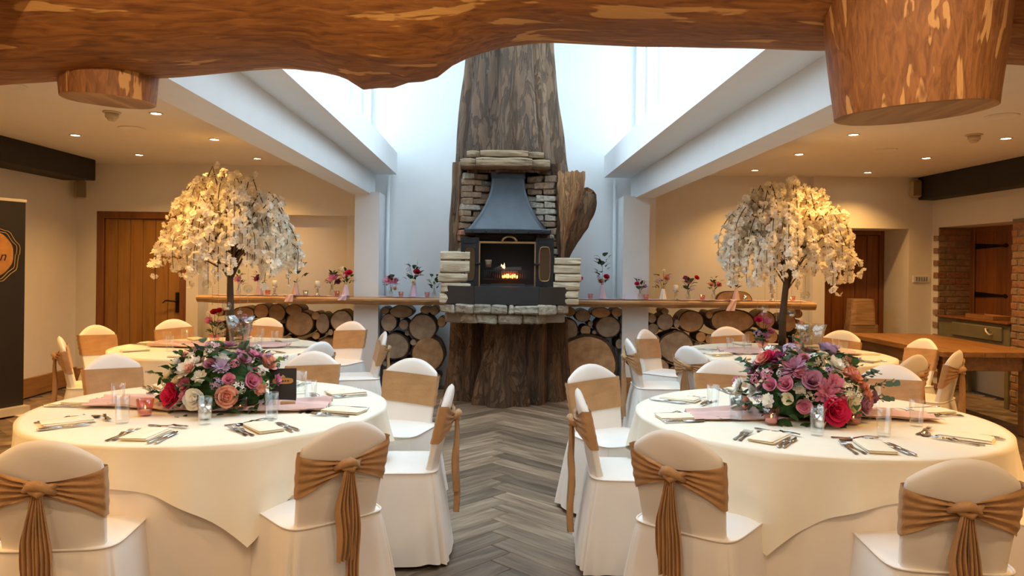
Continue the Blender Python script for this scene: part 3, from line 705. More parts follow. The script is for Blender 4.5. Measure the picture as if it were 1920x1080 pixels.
fr = MB(); fr.box(-.305, .305, -.085, -.065, .455, .475); fr.box(-.305, -.287, -.085, -.065, 0, .46); fr.box(.287, .305, -.085, -.065, 0, .46)
fo = fr.build('brass_frame', M_brass, st)
m = MB(); m.tube([(.02+.075*cos(a), -.075, .475+.052*sin(a)) for a in [pi*k/12 for k in range(13)]], [.012+.006*sin(k*1.7)**2 for k in range(13)], 8); m.build('crest', M_brass, fo, True)
for k in range(22):
    x = -.24+k*.0225; MB().tube([(x, -.02, .07), (x, -.035, .12), (x, -.03, .17)], .0045, 5).build('grate_bar', M_stove, st)
for z in (.075, .165): MB().tube([(-.25, -.025, z), (.25, -.025, z)], .006, 6).build('grate_rail', M_stove, st)
B(-.17, .19, -.07, -.055, .0, .03).build('ash_pan', M_slate, st)
lg = MB().tube([(-.10, .06, .155), (.16, .05, .165)], .042, 10, amp=.15, nsc=12).build('burning_log', M_ash, None, True, (FX+.03, 7.98, 1.29)); tag(lg, 'charred log burning behind the bars of the stove grate', 'log')
lg = MB().tube([(-.17, .10, .14), (-.04, .04, .20)], .035, 10, amp=.15, nsc=12).build('burning_log', M_ash, None, True, (FX+.03, 7.98, 1.29)); tag(lg, 'smaller charred log leaning inside the stove with flames above', 'log')
for k in range(7):
    MB().bbox(-.05+k*.024, -.030+k*.024, -.01, .05, .085+.006*(k % 2), .115+.008*(k % 3), .005, .003, k).build('ember', M_ember, st)
for k, (x, z, s_) in enumerate(((-.06, .19, .5), (-.03, .185, .65), (-.045, .19, .4))):
    m = MB(); m.lathe([(0, 0), (.014*s_, .018*s_), (.012*s_, .045*s_), (.004*s_, .08*s_), (0, .10*s_)], 8); m.build('flame', M_flame, st, True, (x, .02, z))
sp = MB().tube([(-.20, -.04, .20), (-.20, -.04, .28)], [.03, .038], 10, amp=.1).build('deflector_plate', M_lintel, st, True)

# ------------------------------------------------------------------ live edge shelves along the wall
SZ = 1.12
def shelf(name, xa, xb, yb, label, seed):
    rr = random.Random(seed)
    def fn(u, v):
        x = lerp(xa, xb, u); t = x/4
        yf = 8.70+.04*sin(x*2.1+seed)+.035*nz((x*1.7, 0, 0), 1, seed)+.012*nz((x*9, 0, 0), 1, seed)
        th = .085+.018*nz((x*2.5, 3, 0), 1, seed)
        k = v*4
        if k <= 1: return (x, lerp(yb, yf+.02, k), SZ)
        if k <= 2: return (x, yf-.012*sin(pi*(k-1))+lerp(.02, .0, k-1), SZ-th*.5*(k-1))
        if k <= 3: return (x, yf+lerp(0, .035, k-2)+.010*nz((x*14, 5, 0), 1, seed), SZ-th*.5*(1+(k-2)))
        return (x, lerp(yf+.035, yb, k-3), SZ-th)
    m = MB().grid(fn, 60, 8); n = 61
    m.f += [tuple(j*n for j in range(9)), tuple(j*n+60 for j in range(8, -1, -1))]; m.m += [0, 0]
    o = m.build(name, M_shelf, None, False); return tag(o, label, 'shelf')
shelf('live_edge_shelf', -3.45, -.57, 8.93, 'long rough oak shelf over the log store on the oak door side of the fireplace', 1)
shelf('live_edge_shelf', .78, 3.78, 8.95, 'long rough oak shelf over the log store on the brick recess side of the fireplace', 2)
for x0, x1, y1 in ((-3.5, -1.665, 9.42), (-1.375, -.6, 9.42), (.80, 1.53, 9.42), (1.845, 3.78, 9.6)):
    pass
def runner(x0, x1, label, seed, y0=8.76, y1=8.92):
    def fn(u, v):
        x = lerp(x0, x1, u); y = lerp(y0, y1, v)+.02*nz((x*3, v, 0), 1, seed)
        return (x, y, SZ+.006+.012*abs(nz((x*6, v*2.2, 0), 1.3, seed))+(.0 if .02 < u < .98 else -.0))
    tag(MB().grid(fn, 70, 8).build('gauze_runner', M_lilac, None, True), label, 'runner')
runner(-1.36, -.72, 'crumpled lilac gauze strip on the shelf between post and stove on the oak door side', 3)
runner(.90, 2.1, 'crumpled lilac gauze strip on the shelf between stove and post on the brick recess side', 4)
runner(-3.3, -1.70, 'crumpled pale gauze strip on the shelf in the alcove beside the oak door', 5)
runner(2.15, 3.7, 'crumpled pale gauze strip on the shelf in the alcove beside the dark recessed door', 6)

# ------------------------------------------------------------------ logs in the log stores
LG = [  # pixel centre, radii in pixels, grey?
 (490,580,14,14,0),(519,583,16,17,0),(551,574,16,11,0),(457,588,21,13,0),(562,607,27,24,0),(592,592,8,8,0),(605,606,13,20,1),(640,602,21,21,1),(620,623,5,6,1),(618,659,32,27,0),(520,620,12,14,0),(655,640,10,10,1),(575,650,14,14,0),(480,612,14,13,0),(440,612,16,13,0),
 (752,584,23,12,1),(729,605,15,17,1),(757,609,9,10,1),(793,614,27,26,1),(798,578,10,8,1),(814,580,9,9,1),(828,604,8,10,0),(740,649,28,25,1),(775,642,6,6,1),(802,664,32,34,0),(745,706,25,27,1),(722,582,8,7,1),(775,695,10,11,1),(718,632,6,6,1),(790,722,14,12,0),
 (1064,619,21,22,1),(1093,592,15,12,1),(1068,584,11,9,0),(1127,585,19,10,0),(1107,607,5,5,1),(1098,620,10,10,0),(1140,613,24,21,1),(1114,623,4,4,1),(1101,683,59,56,0),(1043,650,10,12,0),(1161,645,7,10,1),(1157,586,11,9,0),(1046,600,7,7,1),(1045,715,9,10,0),(1164,720,6,9,1),(1053,689,6,7,1),
 (1222,597,9,9,1),(1224,616,11,10,1),(1247,604,16,16,1),(1269,607,6,9,1),(1296,603,25,21,0),(1314,632,10,10,0),(1228,637,9,10,1),(1373,598,44,23,0),(1268,651,36,31,1),(1329,636,7,9,0),(1434,600,20,18,0),(1476,606,18,17,0),(1497,588,8,8,0),(1345,640,9,9,0),(1405,632,14,12,0),(1320,670,16,14,1),(1236,690,20,18,1),(1290,697,14,12,0),(1446,632,13,12,0),(1500,632,12,14,0),(1247,577,7,6,1),(1330,590,7,8,0)]
LABN = {0: 'brown log', 1: 'grey log'}
rf = random.Random(21); placed = []
for px, py, rx, ry, g in LG:
    p = onY(px, py, 8.94); placed.append((p.x, p.z, max(rx, ry)*8.94/F))
for tries in range(9000):          # fill what is left of each bay
    x0, x1 = rf.choice(((-3.35, -1.70), (-3.35, -1.70), (-1.34, -.62), (.85, 1.50), (1.88, 3.75), (1.88, 3.75)))
    r = rf.choice((.14, .11, .09, .07, .05)) if tries < 4000 else rf.choice((.06, .045, .035))
    x, z = rf.uniform(x0+r, x1-r), rf.uniform(r, .98-r)
    if all(hypot(x-a, z-b) > (r+c)*.97 for a, b, c in placed):
        placed.append((x, z, r)); LG.append((x, z, r, r*rf.uniform(.85, 1), rf.choice((0, 0, 1)), 1))
        if len(LG) > 190: break
for k, lg_ in enumerate(LG):
    px, py, rx, ry, g = lg_[:5]; yf = 8.94 if k != 38 else 8.90
    if len(lg_) == 6:
        p = Vector((px, 8.99, py)); sx, sz = rx, ry; px = 928+px*F/8.9; rx, ry = rx*F/8.9, ry*F/8.9
    else: p = onY(px, py, yf); sx, sz = rx*yf/F, ry*yf/F
    if p.z-sz < .0: p.z = sz+.0
    if p.z+sz > SZ-.10: p.z = SZ-.10-sz
    side = 'in the oak door alcove' if px < 665 else 'beside the stove toward the oak door' if px < 840 else 'beside the stove toward the brick recess' if px < 1200 else 'in the alcove by the dark door'
    size = max(rx, ry); sn = 'very large' if size > 40 else 'large' if size > 23 else 'medium' if size > 12 else 'thin'
    rr = random.Random(k); ph = rr.random()*9; seg = 30 if size > 12 else 18
    bt = .10 if size > 18 else .08
    def R(a): return 1+.07*nz((cos(a)*1.4, sin(a)*1.4, ph), 1, ph)+.02*nz((cos(a)*6, sin(a)*6, ph), 1, ph)
    ln = .30
    m = MB(); n = 4
    def fn(u, v):
        a = 2*pi*u; q = R(a)*(1+.03*nz((cos(a)*5, v*3, ph), 1, 3)); return (sx*q*cos(a), ln*v-.0, sz*q*sin(a))
    m.grid(fn, seg, n, True)
    o = m.build('log', M_logbark, None, True, p); tag(o, '%s %s stacked %s %s' % (sn, LABN[g], 'high' if p.z > .72 else 'low' if p.z < .36 else 'midway up', side), 'log', 'logs stacked under the shelves')
    m = MB(); vs = [(0, -.004, 0)]
    for rad, dy in ((.5, -.004), (1-bt, -.003), (1.0, .004)):
        for i in range(seg): a = 2*pi*i/seg; q = R(a)*rad; vs.append((sx*q*cos(a), dy, sz*q*sin(a)))
    fs = [(0, i+1, (i+1) % seg+1) for i in range(seg)]+[(r*seg+i+1, (r+1)*seg+i+1, (r+1)*seg+(i+1) % seg+1, r*seg+(i+1) % seg+1) for r in range(2) for i in range(seg)]
    m.add(vs, fs); me = m.mesh('cut_face', [M_cut2 if g else M_cut, M_logbark])
    for i in range(2*seg, 3*seg): me.polygons[i].material_index = 1
    obj('cut_face', me, o)

# ------------------------------------------------------------------ covered chairs
HC = .88
def chair_meshes(v):
    rr = random.Random(100+v); o1 = rr.random()*20; D = {}
    lean = lambda z: -.205-.095*((z-.45)/.43)
    def hw(z): return .178+.016*sstep((z-.45)/.3)
    def back(u, w):
        a = 2*pi*u; c, s_ = cos(a), sin(a)
        e = abs(c)**.55*(1 if c > 0 else -1); zt = HC-.085*abs(e)**2.0
        z = lerp(.43, zt, w**.9 if w < 1 else 1); x = hw(z)*e*(1-.04*w**6)
        th = .026*max(0, 1-w**10)**.5
        y = lean(z)+th*abs(s_)**.35*(1 if s_ > 0 else -1)+.018*e*e
        k = .006*nz((x*9, z*6, 0), 1, o1)*(1-w**8)*abs(s_)**.5
        return (x, y+k*(1 if s_ > 0 else -1.5), z)
    D['cover_back'] = MB().grid(back, 72, 30, True).mesh('cover_back', M_cover, True)
    def rect(a, hx, hy0, hy1, p=.32):
        c, s_ = cos(a), sin(a); x = hx*abs(c)**p*(1 if c > 0 else -1); y = (hy1 if s_ > 0 else hy0)*abs(s_)**p*(1 if s_ > 0 else -1)
        return x, y
    def skirt(u, w):
        a = 2*pi*u+.001; z = lerp(.462, .022, w); x, y = rect(a, .218, .235, .22)
        fl = .060*w**.8*(1.25 if y < 0 else .8)
        n = Vector((x, y)).normalized() if (x or y) else Vector((1, 0))
        cr = (abs(x)/.218)**6*(abs(y)/.23)**6
        fo = .006*w*sin(a*17+o1)+.010*w*nz((cos(a)*3, sin(a)*3, w), 1, o1)+.022*w*cr*sin(a*9+1)
        aa = a % (pi/2); q = fl+fo+.03*w*exp(-((aa-pi/4)/.30)**2)-.05*w*exp(-((aa-pi/4)/.07)**2)
        return (x+n.x*q*1.0, y+n.y*q, z+(.006*sin(a*5+o1)*w if w > .9 else 0))
    D['skirt'] = MB().grid(skirt, 144, 14, True).mesh('skirt', M_cover, True)
    m = MB()
    def seat(u, w):
        a = 2*pi*u+.001; x, y = rect(a, .218, .235, .22); k = 1-w
        return (x*k, y*k, .462+.020*(1-k**5)+.004*nz((x*k*6, y*k*6, 0), 1, o1))
    D['seat_cover'] = m.grid(seat, 112, 10, True).mesh('seat_cover', M_cover, True)
    pts = [(rect(2*pi*k/72+.001, .221, .238, .223)+(.463,)) for k in range(73)]
    D['piping'] = MB().tube(pts, .0045, 6, False).mesh('piping', M_cover, True)
    kx = rr.uniform(-.02, .02); dz = rr.uniform(-.02, .02)
    def sash(u, w):
        a = 2*pi*u; c, s_ = cos(a), sin(a); e = abs(c)**.55*(1 if c > 0 else -1)
        if s_ >= 0: zc, hh, fold = .688, .096, .12
        else:
            t = (1-abs(e-kx*4))**1.0; t = max(0, t); zc = .688+.020*t; hh = lerp(.096, .022, t**.7); fold = .6+1.5*t
        z = zc+hh*(2*w-1)+.012*e*(1 if v % 2 else -1)
        zz = max(.46, min(.83, z)); x = (hw(zz)+.006)*e
        th = .033; y = lean(zz)+th*abs(s_)**.35*(1 if s_ > 0 else -1)+.018*e*e
        d = fold*(.0055*sin(w*pi*9+e*4+o1)+.004*nz((e*5, w*9, 0), 1, o1))
        if s_ < 0 and abs(e) < .97: d += .012*max(0, 1-abs(e))
        return (x*(1+.006*sin(w*pi*6+o1)), y+(d if s_ > 0 else -d-.003), z)
    D['sash_band'] = MB().grid(sash, 84, 18, True).mesh('sash_band', M_sash, True)
    ky = lean(.71)-.052
    m = MB()
    m.tube([(kx-.055, ky+.012, .700), (kx-.025, ky-.012, .722), (kx, ky-.022, .728), (kx+.03, ky-.010, .712), (kx+.05, ky+.012, .690)], [.010, .017, .020, .016, .010], 12, amp=.2, nsc=40, off=o1)
    m.tube([(kx-.05, ky+.012, .728), (kx-.02, ky-.008, .705), (kx+.005, ky-.018, .695), (kx+.035, ky-.004, .715), (kx+.06, ky+.014, .724)], [.009, .014, .016, .013, .009], 12, amp=.2, nsc=40, off=o1+3)
    D['knot'] = m.mesh('knot', M_sash, True)
    for ti, (tx, zb, wd) in enumerate(((-.022, rr.uniform(.26, .34), .05), (.024, rr.uniform(.12, .24), .045))):
        ph = rr.random()*6
        def tail(u, w, tx=tx, zb=zb, wd=wd, ph=ph):
            z = lerp(.705, zb, w); sp = lerp(.35, 1, min(1, w*2.2))
            x = kx+tx*sp+(u-.5)*wd*1.25*sp+.010*sin(w*5+ph)*w
            y = ky-.010-.018*sp*sin(u*pi*7+ph+w*1.5+.8*sin(w*7))+.004*sin(w*9+ph)-.004*ti
            return (x, y, z)
        D['tail%d' % ti] = MB().grid(tail, 22, 16).mesh('sash_tail', M_sash, True)
    D['foot'] = MB().lathe([(.014, 0), (.016, .01), (.014, .05), (.013, .12)], 10).mesh('foot', M_iron, True)
    return D
CH = [chair_meshes(v) for v in range(4)]
def chair(px, py, table, turn, label, v, pull=0):
    T = onZ(px, py, HC); c = Vector((table[0], table[1], HC)); d = c-T; a = atan2(d.y, d.x)+radians(turn)
    f = Vector((cos(a), sin(a), 0)); o = T+f*(.295-max(0, .90-(d.length-.295))); D = CH[v]
    t = thing('covered_chair', label, 'chair', (o.x, o.y, 0), a-pi/2, 'white covered chairs with brown sashes')
    sk = obj('skirt', D['skirt'], t); obj('piping', D['piping'], sk)
    obj('cover_back', D['cover_back'], t); obj('seat_cover', D['seat_cover'], t)
    sb = obj('sash', D['sash_band'], t); obj('knot', D['knot'], sb); obj('sash_tail', D['tail0'], sb); obj('sash_tail', D['tail1'], sb)
    for x in (-.215, .215):
        for y in (-.24, .20): obj('foot', D['foot'], t, (x, y, 0))
    return t
TFL, TFR = (-1.458, 3.96), (1.636, 3.825)
p = onZ(412, 650, .76); TBL = (p.x, p.y); p = onZ(1475, 662, .76); TBR = (p.x, p.y)
CHAIRS = [
 (80, 824, TFL, 12, 'white covered chair, back turned, at the menu card table beside the dark banner side'),
 (655, 790, TFL, -4, 'white covered chair, back turned, at the menu card table by the aisle'),
 (846, 720, TFL, 0, 'white covered chair seen side-on at the aisle edge of the menu card table'),
 (775, 671, TFL, 22, 'white covered chair facing the menu card table, in front of the tree trunk base'),
 (590, 658, TFL, 0, 'white covered chair facing us across the menu card table, behind the menu card'),
 (207, 663, TFL, 10, 'white covered chair beside the flowers at the menu card table, toward the oak door'),
 (112, 630, TBL, 10, 'white covered chair seen side-on by the oak skirting board'),
 (178, 609, TBL, 0, 'white covered chair standing before the plain wall beside the oak door'),
 (325, 598, TBL, 0, 'white covered chair at the far table directly before the oak door'),
 (500, 595, TBL, 0, 'white covered chair at the far table before the alcove logs, near the oak door'),
 (661, 602, TBL, 8, 'white covered chair before the white post, on the oak door side'),
 (722, 621, TBL, 0, 'white covered chair side-on with hanging sash tails beside the stacked logs'),
 (577, 638, TBL, 0, 'white covered chair, back turned, behind the chair facing the menu card'),
 (1815, 859, TFR, -6, 'white covered chair, back turned, at the near table toward the brick recess'),
 (1262, 806, TFR, 6, 'white covered chair, back turned, at the aisle corner of the near pink rose table'),
 (1098, 728, TFR, 0, 'white covered chair side-on at the aisle edge of the near pink rose table'),
 (1106, 682, TFR, -18, 'white covered chair facing the near table, in front of the huge sawn log'),
 (1352, 674, TFR, 0, 'white covered chair across the near table, left of its pink flowers and eucalyptus'),
 (1674, 683, TFR, 0, 'white covered chair across the near table beside the eucalyptus leaves'),
 (1797, 656, TBR, -14, 'white covered chair side-on against the long wooden table'),
 (1363, 612, TBR, 0, 'white covered chair at the far table before the alcove logs by the dark door'),
 (1580, 619, TBR, 0, 'white covered chair at the far table before the recessed dark door'),
 (1735, 634, TBR, 0, 'white covered chair facing us beside the long wooden table'),
 (1690, 661, TBR, 0, 'white covered chair, back turned, between two chairs near the long wooden table'),
 (1295, 648, TBR, 0, 'white covered chair, back turned with knotted sash, at the far table by the post'),
 (1208, 617, TBR, 0, 'white covered chair before the white post on the brick recess side'),
 (1177, 634, TBR, 0, 'white covered chair side-on by the aisle beside the white post'),
 (2090, 800, TFR, 0, 'white covered chair whose seat corner shows beyond the near pink rose table'),
]
for k, (px, py, tb_, tn, lb) in enumerate(CHAIRS):
    lb = lb.replace('left of its pink flowers and eucalyptus', 'on the aisle side of its flowers')
    chair(px, py, tb_, tn, lb, k % 4)

# ------------------------------------------------------------------ round tables with two cloths
TZ = .76
def banquet_table(c, r, corner, seed, nm):
    t = thing('round_table', 'round table hidden under the cloths of ' + nm, 'table', (c[0], c[1], 0), 0, 'round banquet tables')
    MB().lathe([(0, TZ-.05), (r-.02, TZ-.05), (r-.01, TZ-.035), (r-.02, TZ-.012), (0, TZ-.012)], 48).build('tabletop', M_farmtable, t)
    for k in range(4):
        a = pi/4+k*pi/2; MB().tube([(.45*cos(a), .45*sin(a), 0), (.42*cos(a), .42*sin(a), TZ-.05)], .018, 8).build('leg', M_iron, t)
    def urad(a, z):
        w = max(0, min(1, (TZ-.012-z)/(TZ-.027)))
        fo = .034*w**.8*sin(a*13+2*sin(a*2+seed))+.020*w*sin(a*23+seed+3*sin(a*3))
        return r+.002+.02*w+fo*(.7+.3*nz((cos(a)*3, sin(a)*3, 0), 1, seed))
    def under(u, v):
        a = 2*pi*u
        if v < .2: rr = r*(v/.2)*.998; return (rr*cos(a), rr*sin(a), TZ-.010)
        z = lerp(TZ-.012, .015, (v-.2)/.8); q = urad(a, z)
        return (q*cos(a), q*sin(a), z)
    o = MB().grid(under, 200, 20, True).build('under_tablecloth', M_under, None, True, (c[0], c[1], 0))
    tag(o, 'floor-length white cloth with soft folds under ' + nm, 'tablecloth')
    def over(u, v):
        a = 2*pi*u
        if v < .3: rr = (r+.004)*(v/.3); return (rr*cos(a), rr*sin(a), TZ)
        w = (v-.3)/.7; th = ((a-corner+pi/4) % (pi/2))-pi/4       # 0 at the cloth corner
        k = (1/cos(pi/4-abs(th))-1)/.4142
        drop = .155+.27*k**1.1; z = TZ-drop*w
        rd = .010*(1-w)**2
        wav = .030*w*sin(a*9+seed+2*sin(a*2))*(.4+k*.8)+.016*w*sin(a*19+seed*2)+.012*w*nz((cos(a)*6, sin(a)*6, 0), 1, seed)
        q = r+.010+.018*w+wav+.03*w*k
        if w < .12: z = TZ-drop*.12*(w/.12)**2
        q = max(q, urad(a, z)+.010)
        return (q*cos(a), q*sin(a), z)
    o = MB().grid(over, 220, 24, True).build('overlay_tablecloth', M_cream, None, True, (c[0], c[1], 0))
    tag(o, 'cream square cloth draped in points over ' + nm, 'tablecloth')
NM = ['the near table with the menu card', 'the near pink rose table by the brick recess', 'the far table before the oak door', 'the far table before the dark recessed door']
for (c, r, co, sd), nm in zip(((TFL, .875, radians(-62), 1), (TFR, .875, radians(-123), 2), (TBL, .88, radians(-30), 3), (TBR, .88, radians(-100), 4)), NM): banquet_table(c, r, co, sd, nm)

# ------------------------------------------------------------------ place settings
def fork_mesh():
    m = MB()
    def fn(u, v):
        x = (u-.5)*lerp(.017, .007, sstep(v*1.7)) if v < .6 else (u-.5)*lerp(.007, .016, (v-.6)/.4)
        y = lerp(-.10, .045, 1-v) if False else lerp(.045, -.10, v)
        return (x, y, .004+.008*exp(-((v-.12)/.12)**2)+.004*v*(1-v))
    m.grid(fn, 4, 14); o = [(x, y, z-.0025) for x, y, z in m.v]; n = len(m.v); f = list(m.f); m.add(o, [tuple(reversed(q)) for q in f])
    for k in range(4):
        x = -.0085+k*.0057; m.tube([(x, .043, .008), (x, .07, .006), (x*1.05, .098, .011)], [.0019, .0018, .0009], 5)
    return m.mesh('fork', M_steel, True)
def knife_mesh():
    m = MB(); m.tube([(0, -.11, .006), (0, -.10, .006), (0, -.03, .006), (0, -.005, .006)], [.004, .0075, .0065, .004], 8, ell=(.6, 1))
    m.slab([(-.006, -.008), (.006, -.008), (.010, .03), (.010, .075), (.004, .102), (-.005, .108), (-.007, .03)], .005, .0068)
    return m.mesh('knife', M_steel, True)
def spoon_mesh():
    m = MB()
    def fn(u, v):
        y = lerp(-.10, .09, v)
        w = lerp(.016, .006, sstep(v/.5)) if v < .62 else .006+.036*sqrt(max(0, 1-((v-.81)/.19)**2))
        x = (u-.5)*w; dep = 0 if v < .62 else -.007*(1-(2*u-1)**2)*sqrt(max(0, 1-((v-.81)/.19)**2))
        return (x, y, .010+dep+.006*sin(v*5))
    m.grid(fn, 8, 26); n = len(m.v); f = list(m.f); m.add([(x, y, z-.0018) for x, y, z in m.v], [tuple(reversed(q)) for q in f])
    return m.mesh('spoon', M_steel, True)
def napkin_mesh(sd):
    m = MB(); rr = random.Random(sd)
    for k in range(3):
        z0 = .002+k*.0055; j = rr.uniform(-.004, .004); w, h = .058, .105
        def fn(u, v, z0=z0, j=j):
            x = lerp(-w, w, u)+j; y = lerp(-h, h, v)+j; e = max(abs(2*u-1), abs(2*v-1))
            return (x, y, z0+.0055*(1-e**14)+.002*nz((x*20, y*14, k), 1, sd))
        m.grid(fn, 10, 14); n0 = len(m.v)
    m.bbox(-.057, .057, -.104, .104, .001, .011, .003)
    return m.mesh('napkin', M_napkin, True)
FORK, KNIFE, SPOON = fork_mesh(), knife_mesh(), spoon_mesh(); NAPK = [napkin_mesh(k) for k in range(3)]
tum = MB().lathe([(0, .0), (.026, .0), (.029, .004), (.0335, .128), (.0315, .128), (.0275, .014), (0, .012)], 24).mesh('tumbler', M_glass, True)
def put(name, me, c, r, a, tang, rot, label, cat, group, z=TZ+.002):
    """polar position on a table, then a step tang along the rim; rot relative to the radius"""
    x = c[0]+r*cos(a)-tang*sin(a); y = c[1]+r*sin(a)+tang*cos(a)
    return tag(obj(name, me, None, (x, y, z), (0, 0, a+pi/2+rot)), label, cat, group)
def setting(c, deg, where, g, rr, full=True):
    a = radians(deg); j = lambda s: rr.uniform(-s, s); w = ' ' + where
    put('napkin', rr.choice(NAPK), c, .70+j(.02), a, j(.01), j(.12), 'folded cream napkin' + w, 'napkin', 'napkins on '+g)
    put('tumbler', tum, c, .47+j(.03), a, .13+j(.03), 0, 'clear glass tumbler' + w, 'glass', 'tumblers on '+g)
    if full:
        for k, n in ((0, 'inner'), (1, 'outer')):
            put('fork', FORK, c, .70+j(.02), a, -.088-.024*k, j(.08), n + ' steel fork' + w, 'fork', 'forks on '+g)
            put('knife', KNIFE, c, .72+j(.02), a, .085+.022*k, j(.08), n + ' steel knife' + w, 'knife', 'knives on '+g)
        put('spoon', SPOON, c, .55+j(.01), a, .0+j(.02), pi/2+j(.2), 'steel dessert spoon' + w, 'spoon', 'spoons on '+g)
        put('dessert_fork', FORK, c, .525+j(.01), a, .0+j(.02), -pi/2+j(.2), 'dessert fork' + w, 'fork', 'dessert forks on '+g)
rp = random.Random(17)
MC, PR, FO, FD = 'the menu card table', 'the pink rose table', 'the far oak door table', 'the far dark door table'
for c, nm, rows in ((TFL, MC, ((-93, 'before the back-turned chair near the banner'), (-53, 'before the back-turned chair by the aisle'), (-12, 'before the side-on aisle chair'), (32, 'before the chair at the trunk base'), (76, 'behind the menu card'), (132, 'behind the flowers toward the oak door'), (178, 'at the edge beside the skirting board'), (-138, 'at the edge nearest the banner'))),
                    (TFR, PR, ((-92, 'before the back-turned chair toward the recess'), (-128, 'before the back-turned chair by the aisle'), (188, 'before the side-on aisle chair'), (145, 'before the chair by the huge log'), (100, 'behind the roses toward the stove'), (50, 'behind the eucalyptus sprays'), (8, 'at the edge beside the long wooden table'), (-46, 'at the edge nearest the red bin'))),
                    (TBL, FO, ((-145, 'before the chair by the skirting board'), (167, 'before the chair at the plain wall'), (128, 'before the chair at the oak door'), (92, 'before the chair at the alcove logs'), (50, 'before the chair at the white post'), (4, 'before the side-on chair with hanging tails'), (-40, 'before the back-turned chair'), (-95, 'behind the menu card table flowers'))),
                    (TBR, FD, ((-50, 'before the side-on chair by the table'), (-92, 'before the shaded back-turned chair'), (-139, 'before the back-turned knotted chair'), (196, 'before the side-on aisle chair'), (157, 'before the chair at the white post'), (104, 'before the chair at the alcove logs'), (45, 'before the chair at the dark door'), (-4, 'before the chair beside the long table')))):
    for deg, wh in rows: setting(c, deg, wh + ' on ' + nm, nm, rp, nm in (MC, PR) or deg in (-40, 4, 167, 196, 157, -50))

def gauze(c, L, w, rot, seed, nm):
    def fn(u, v):
        x = lerp(-L, L, u); k = 1-.25*abs(2*u-1)
        y = (v-.5)*w*k*(1+.25*nz((x*3, 0, 0), 1, seed))+.05*sin(u*5+seed); ca, sa = cos(rot), sin(rot)
        z = .006+.05*abs(nz((x*1.3+seed, v*7, 0), 1, seed))+.014*abs(nz((x*6, v*12, 0), 1, seed))
        return (c[0]+x*ca-y*sa, c[1]+x*sa+y*ca, TZ+z)
    tag(MB().grid(fn, 60, 26).build('gauze_runner', M_pink, None, True), 'ruffled dusky pink gauze runner across ' + nm, 'runner')
gauze((TFL[0]-.02, TFL[1]-.03), .62, .34, .02, 1, NM[0]); gauze((TFR[0]-.02, TFR[1]-.03), .62, .32, -.02, 5, NM[1])
gauze(TBL, .60, .34, .05, 8, NM[2]); gauze(TBR, .60, .34, -.05, 11, NM[3])

# ------------------------------------------------------------------ flowers and leaves (shared meshes)
def petal_patch(m, c, ax, up, L, Wd, curl, mi=0, nu=4, nv=3):
    """a cupped petal from point c growing along up, opening towards ax"""
    ax = Vector(ax).normalized(); up = Vector(up).normalized(); sd = up.cross(ax).normalized(); c = Vector(c)
    def fn(u, v):
        t = 2*u-1; w = Wd*sin(pi*(.16+.56*v))
        h = L*v*(1-.18*t*t*v); out = curl*v*v*L-.35*Wd*t*t*(1-.3*v)
        return c+sd*t*w+up*h+ax*(out+.12*L*v)
    m.grid(fn, nu, nv, mi=mi)
def rose_mesh(name, mat, sc=1, open_=1.0, sd=0):
    m = MB(); rr = random.Random(sd)
    for ring, (n, r, L, Wd, curl, z) in enumerate(((3, .10, .95, .38, .02, .12), (4, .22, .95, .48, .12, .06), (5, .40, .90, .60, .30, .0), (6, .55, .80, .66, .60*open_, -.06))):
        for k in range(n):
            a = 2*pi*(k+.5*(ring % 2))/n+rr.uniform(-.2, .2)+ring*.6; ax = (cos(a), sin(a), 0)
            petal_patch(m, (r*.55*cos(a)*sc, r*.55*sin(a)*sc, z*sc), (cos(a), sin(a), 0), (cos(a)*.35*r, sin(a)*.35*r, 1), L*sc*rr.uniform(.9, 1.08), Wd*sc, curl)
    m.lathe([(.0, .85*sc), (.10*sc, .82*sc), (.2*sc, .5*sc), (.26*sc, .1*sc), (.12*sc, -.1*sc), (0, -.12*sc)][::-1], 8)
    return m.mesh(name, mat, True)
def ruffle_mesh(name, mat, n=26, sc=1, sd=0, thin=False):
    m = MB(); rr = random.Random(sd)
    for k in range(n):
        a = k*2.39996; t = sqrt((k+.5)/n); el = t*1.25; d = Vector((sin(el)*cos(a), sin(el)*sin(a), cos(el)))
        ax = Vector((cos(a), sin(a), .1)) if t > .2 else Vector((1, 0, 0)); up = d
        petal_patch(m, (0, 0, 0), ax, up, sc*rr.uniform(.75, 1.0), sc*(.16 if thin else .34), rr.uniform(.0, .35), nu=2, nv=3)
    return m.mesh(name, mat, True)
def cluster_mesh(name, mat, n=9, sc=1, sd=0, tall=False):
    """a head of little five-petalled florets"""
    m = MB(); rr = random.Random(sd)
    for k in range(n):
        a = k*2.39996; t = sqrt((k+.5)/n); el = t*1.35; d = Vector((sin(el)*cos(a), sin(el)*sin(a), cos(el)))
        c = d*sc*.75
        if tall: c = Vector((cos(a)*.28*sc*(1-k/n*.6), sin(a)*.28*sc*(1-k/n*.6), sc*1.5*k/n)); d = Vector((cos(a), sin(a), .6)).normalized()
        x = d.orthogonal().normalized(); y = d.cross(x); r = sc*rr.uniform(.30, .42)
        for i in range(5):
            b = 2*pi*i/5+k; e = x*cos(b)+y*sin(b); f = x*cos(b+.5)+y*sin(b+.5); g = x*cos(b-.5)+y*sin(b-.5)
            m.add([c, c+g*r*.62+d*r*.16, c+e*r+d*r*.1, c+f*r*.62+d*r*.16], [(0, 1, 2, 3)])
    return m.mesh(name, mat, True)
def leaf_mesh(name, mat, round_=True):
    m = MB()
    def fn(u, v):
        t = 2*u-1; w = .5*sqrt(max(0, 1-(2*v-1)**2)) if round_ else .24*sin(pi*v**.8)
        return (t*w, v, .12*t*t*w*2+.10*sin(pi*v)-.1*v*v)
    m.grid(fn, 2, 5)
    return m.mesh(name, mat, True)
